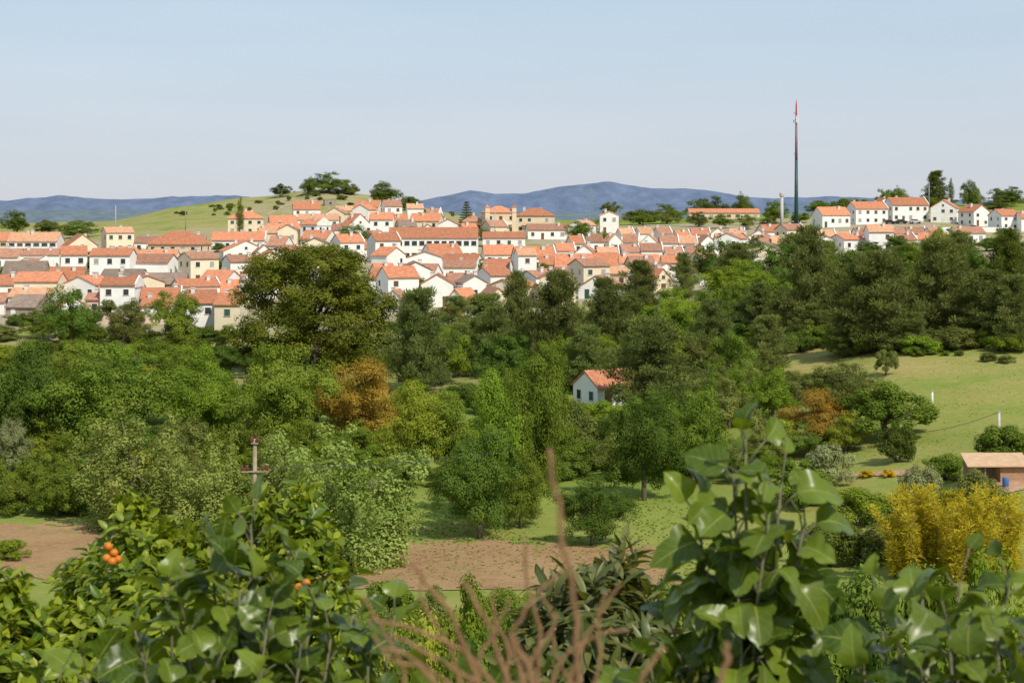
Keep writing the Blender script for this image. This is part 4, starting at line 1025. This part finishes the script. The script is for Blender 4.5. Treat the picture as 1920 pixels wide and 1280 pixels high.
# dry stems
def dry(pts,D,r0,r1,label):
    P=[pt(a,b,D+dd) for a,b,dd in pts]
    Q=[]
    for i in range(len(P)-1):
        for k in range(4):
            t=k/4; p0=P[max(i-1,0)]; p1=P[i]; p2=P[i+1]; p3=P[min(i+2,len(P)-1)]
            Q.append(.5*((2*p1)+(p2-p0)*t+(2*p0-5*p1+4*p2-p3)*t*t+(3*p1-p0-3*p2+p3)*t**3)+Vector((random.uniform(-.003,.003),0,0)))
    Q.append(P[-1]); g0=Vector((P[0].x,P[0].y,ground(P[0].x,P[0].y)))
    full=[g0]+Q; n=len(full); mb=MB(); mb.tube([p-g0 for p in full],[r0+(r1-r0)*i/(n-1) for i in range(n)],8)
    o=mb.build('dry_stem',DRY,None,g0,smooth=True); tag(o,label,'stem','blurred dry brown stems')
    return o
dry([(1085,1280,0),(1075,1120,0),(1050,980,0),(1030,840,0)],1.8,.0034,.0024,'tall upright dry brown stem in the middle foreground')
for pts,D,r0,r1,l in [
([(900,1290,0),(860,1180,0),(800,1090,0),(765,1050,0)],2.1,.0036,.002,'dry stem leaning left, topmost on the left side'),
([(930,1290,0),(880,1230,0),(780,1180,0),(690,1160,0)],2.1,.0034,.0018,'dry stem bending far left near the bottom edge'),
([(985,1290,0),(960,1200,0),(1000,1120,0),(1062,1062,0)],2.2,.0034,.0018,'dry stem curving right in front of the loquat'),
([(960,1290,0),(920,1180,0),(880,1110,0),(868,1090,0)],2.1,.0036,.002,'short dry stem between the left leaning ones'),
([(1010,1290,0),(1010,1180,0),(985,1080,0),(985,1010,0)],2.3,.003,.0016,'thin dry stem rising left of the tall one'),
([(1060,1290,0),(1090,1210,0),(1140,1130,0),(1165,1095,0)],2.3,.003,.0016,'thin dry stem leaning right of the tall one'),
([(820,1290,0),(770,1230,0),(720,1215,0)],2.1,.0038,.002,'thick dry twig low at the left of the stems'),
([(1000,1290,0),(975,1220,0),(960,1190,0)],1.9,.0046,.003,'thick dry stub at the bottom middle'),
([(870,1290,0),(840,1210,0),(795,1130,0),(790,1085,0)],2.2,.003,.0015,'thin dry stem beside the topmost left one'),
([(940,1290,0),(955,1230,0),(925,1150,0),(930,1100,0)],2.4,.003,.0015,'thin upright dry stem left of the loquat'),
([(1080,1290,0),(1040,1220,0),(1035,1150,0),(1010,1110,0)],2.4,.003,.0015,'dry stem crossing behind the tall one'),
([(850,1290,0),(800,1250,0),(740,1240,0),(700,1190,0)],2.2,.003,.0015,'curled dry twig at the far left of the stems'),
([(1200,1290,0),(1220,1240,0),(1250,1215,0)],2.1,.0034,.0018,'short dry twig right of the stems, bottom edge'),
([(1350,1290,0),(1362,1240,0),(1360,1205,0)],1.9,.004,.003,'stubby dry twig under the tall fig, bottom edge'),
([(880,1290,0),(905,1220,0),(940,1160,0),(955,1120,0)],2.3,.003,.0015,'dry stem crossing rightwards between the left leaning stems'),
([(1030,1290,0),(1060,1230,0),(1120,1190,0),(1180,1180,0)],2.3,.003,.0015,'dry stem arching low towards the tall fig'),
([(760,1290,0),(745,1230,0),(700,1150,0),(680,1120,0)],2.3,.003,.0015,'lone dry stem at the left fig edge'),
([(1110,1290,0),(1125,1220,0),(1120,1160,0),(1135,1110,0)],2.4,.003,.0015,'slim dry stem in front of the loquat leaves'),
([(910,1290,0),(830,1240,0),(760,1200,0),(720,1195,0)],2.0,.0032,.0016,'dry stem sweeping low to the left'),
([(975,1290,0),(1000,1230,0),(1030,1190,0),(1045,1150,0)],2.2,.0032,.0016,'short dry stem just left of the tall one')]:
    dry(pts,D,r0,r1,l)
# ------------------------------------------------------------------ light, world, camera
el,az=R(46),R(148)
S=Vector((math.sin(az)*math.cos(el),math.cos(az)*math.cos(el),math.sin(el)))
sun=bpy.data.lights.new('sun','SUN'); sun.energy=4.4; sun.angle=R(.5); sun.color=(1,.93,.80); so=bpy.data.objects.new('sun',sun); COL.objects.link(so); so.rotation_euler=S.to_track_quat('Z','Y').to_euler()
w=bpy.data.worlds.new('World'); sc.world=w; w.use_nodes=True; nt=w.node_tree; bg=nt.nodes['Background']
sk=nt.nodes.new('ShaderNodeTexSky'); sk.sky_type='NISHITA'; sk.sun_disc=False; sk.sun_elevation=el; sk.sun_rotation=az; sk.dust_density=1.0; sk.air_density=1.0; sk.ozone_density=1.5
tc=N(nt,'ShaderNodeTexCoord'); sp=N(nt,'ShaderNodeSeparateXYZ'); nt.links.new(tc.outputs['Generated'],sp.inputs[0])
cr=N(nt,'ShaderNodeValToRGB'); nt.links.new(sp.outputs[2],cr.inputs[0]); e=cr.color_ramp.elements
e[0].position=0; e[0].color=(6.6,6.85,7.7,1); e[1].position=.14; e[1].color=(5.5,7.0,8.4,1); x2=e.new(1.0); x2.color=(3.6,4.8,6.6,1)
mp=N(nt,'ShaderNodeMapping'); mp.inputs['Scale'].default_value=(1.2,1.2,9); nt.links.new(tc.outputs['Generated'],mp.inputs[0])
nz=N(nt,'ShaderNodeTexNoise'); nz.inputs['Scale'].default_value=3; nz.inputs['Detail'].default_value=5; nt.links.new(mp.outputs[0],nz.inputs[0])
cl_=mixc(nt,ramp(nt,nz.outputs['Fac'],.35,.75),(0,0,0),(.45,.38,.32))
a1=mixc(nt,.8,sk.outputs[0],cr.outputs[0]); a2=mixc(nt,1.0,a1,cl_,'ADD')
nt.links.new(a2,bg.inputs[0]); bg.inputs[1].default_value=.1
cam=bpy.data.cameras.new('camera'); co=bpy.data.objects.new('camera',cam); COL.objects.link(co); co.location=(0,0,0); co.rotation_euler=(R(90),0,0)
cam.lens=60; cam.sensor_width=36; cam.shift_y=-(640-HY)/1920; cam.clip_end=30000; cam.clip_start=.05
cam.dof.use_dof=True; cam.dof.focus_distance=120; cam.dof.aperture_fstop=7
sc.camera=co
sc.view_settings.view_transform='Standard'; sc.view_settings.look='None'; sc.view_settings.exposure=0
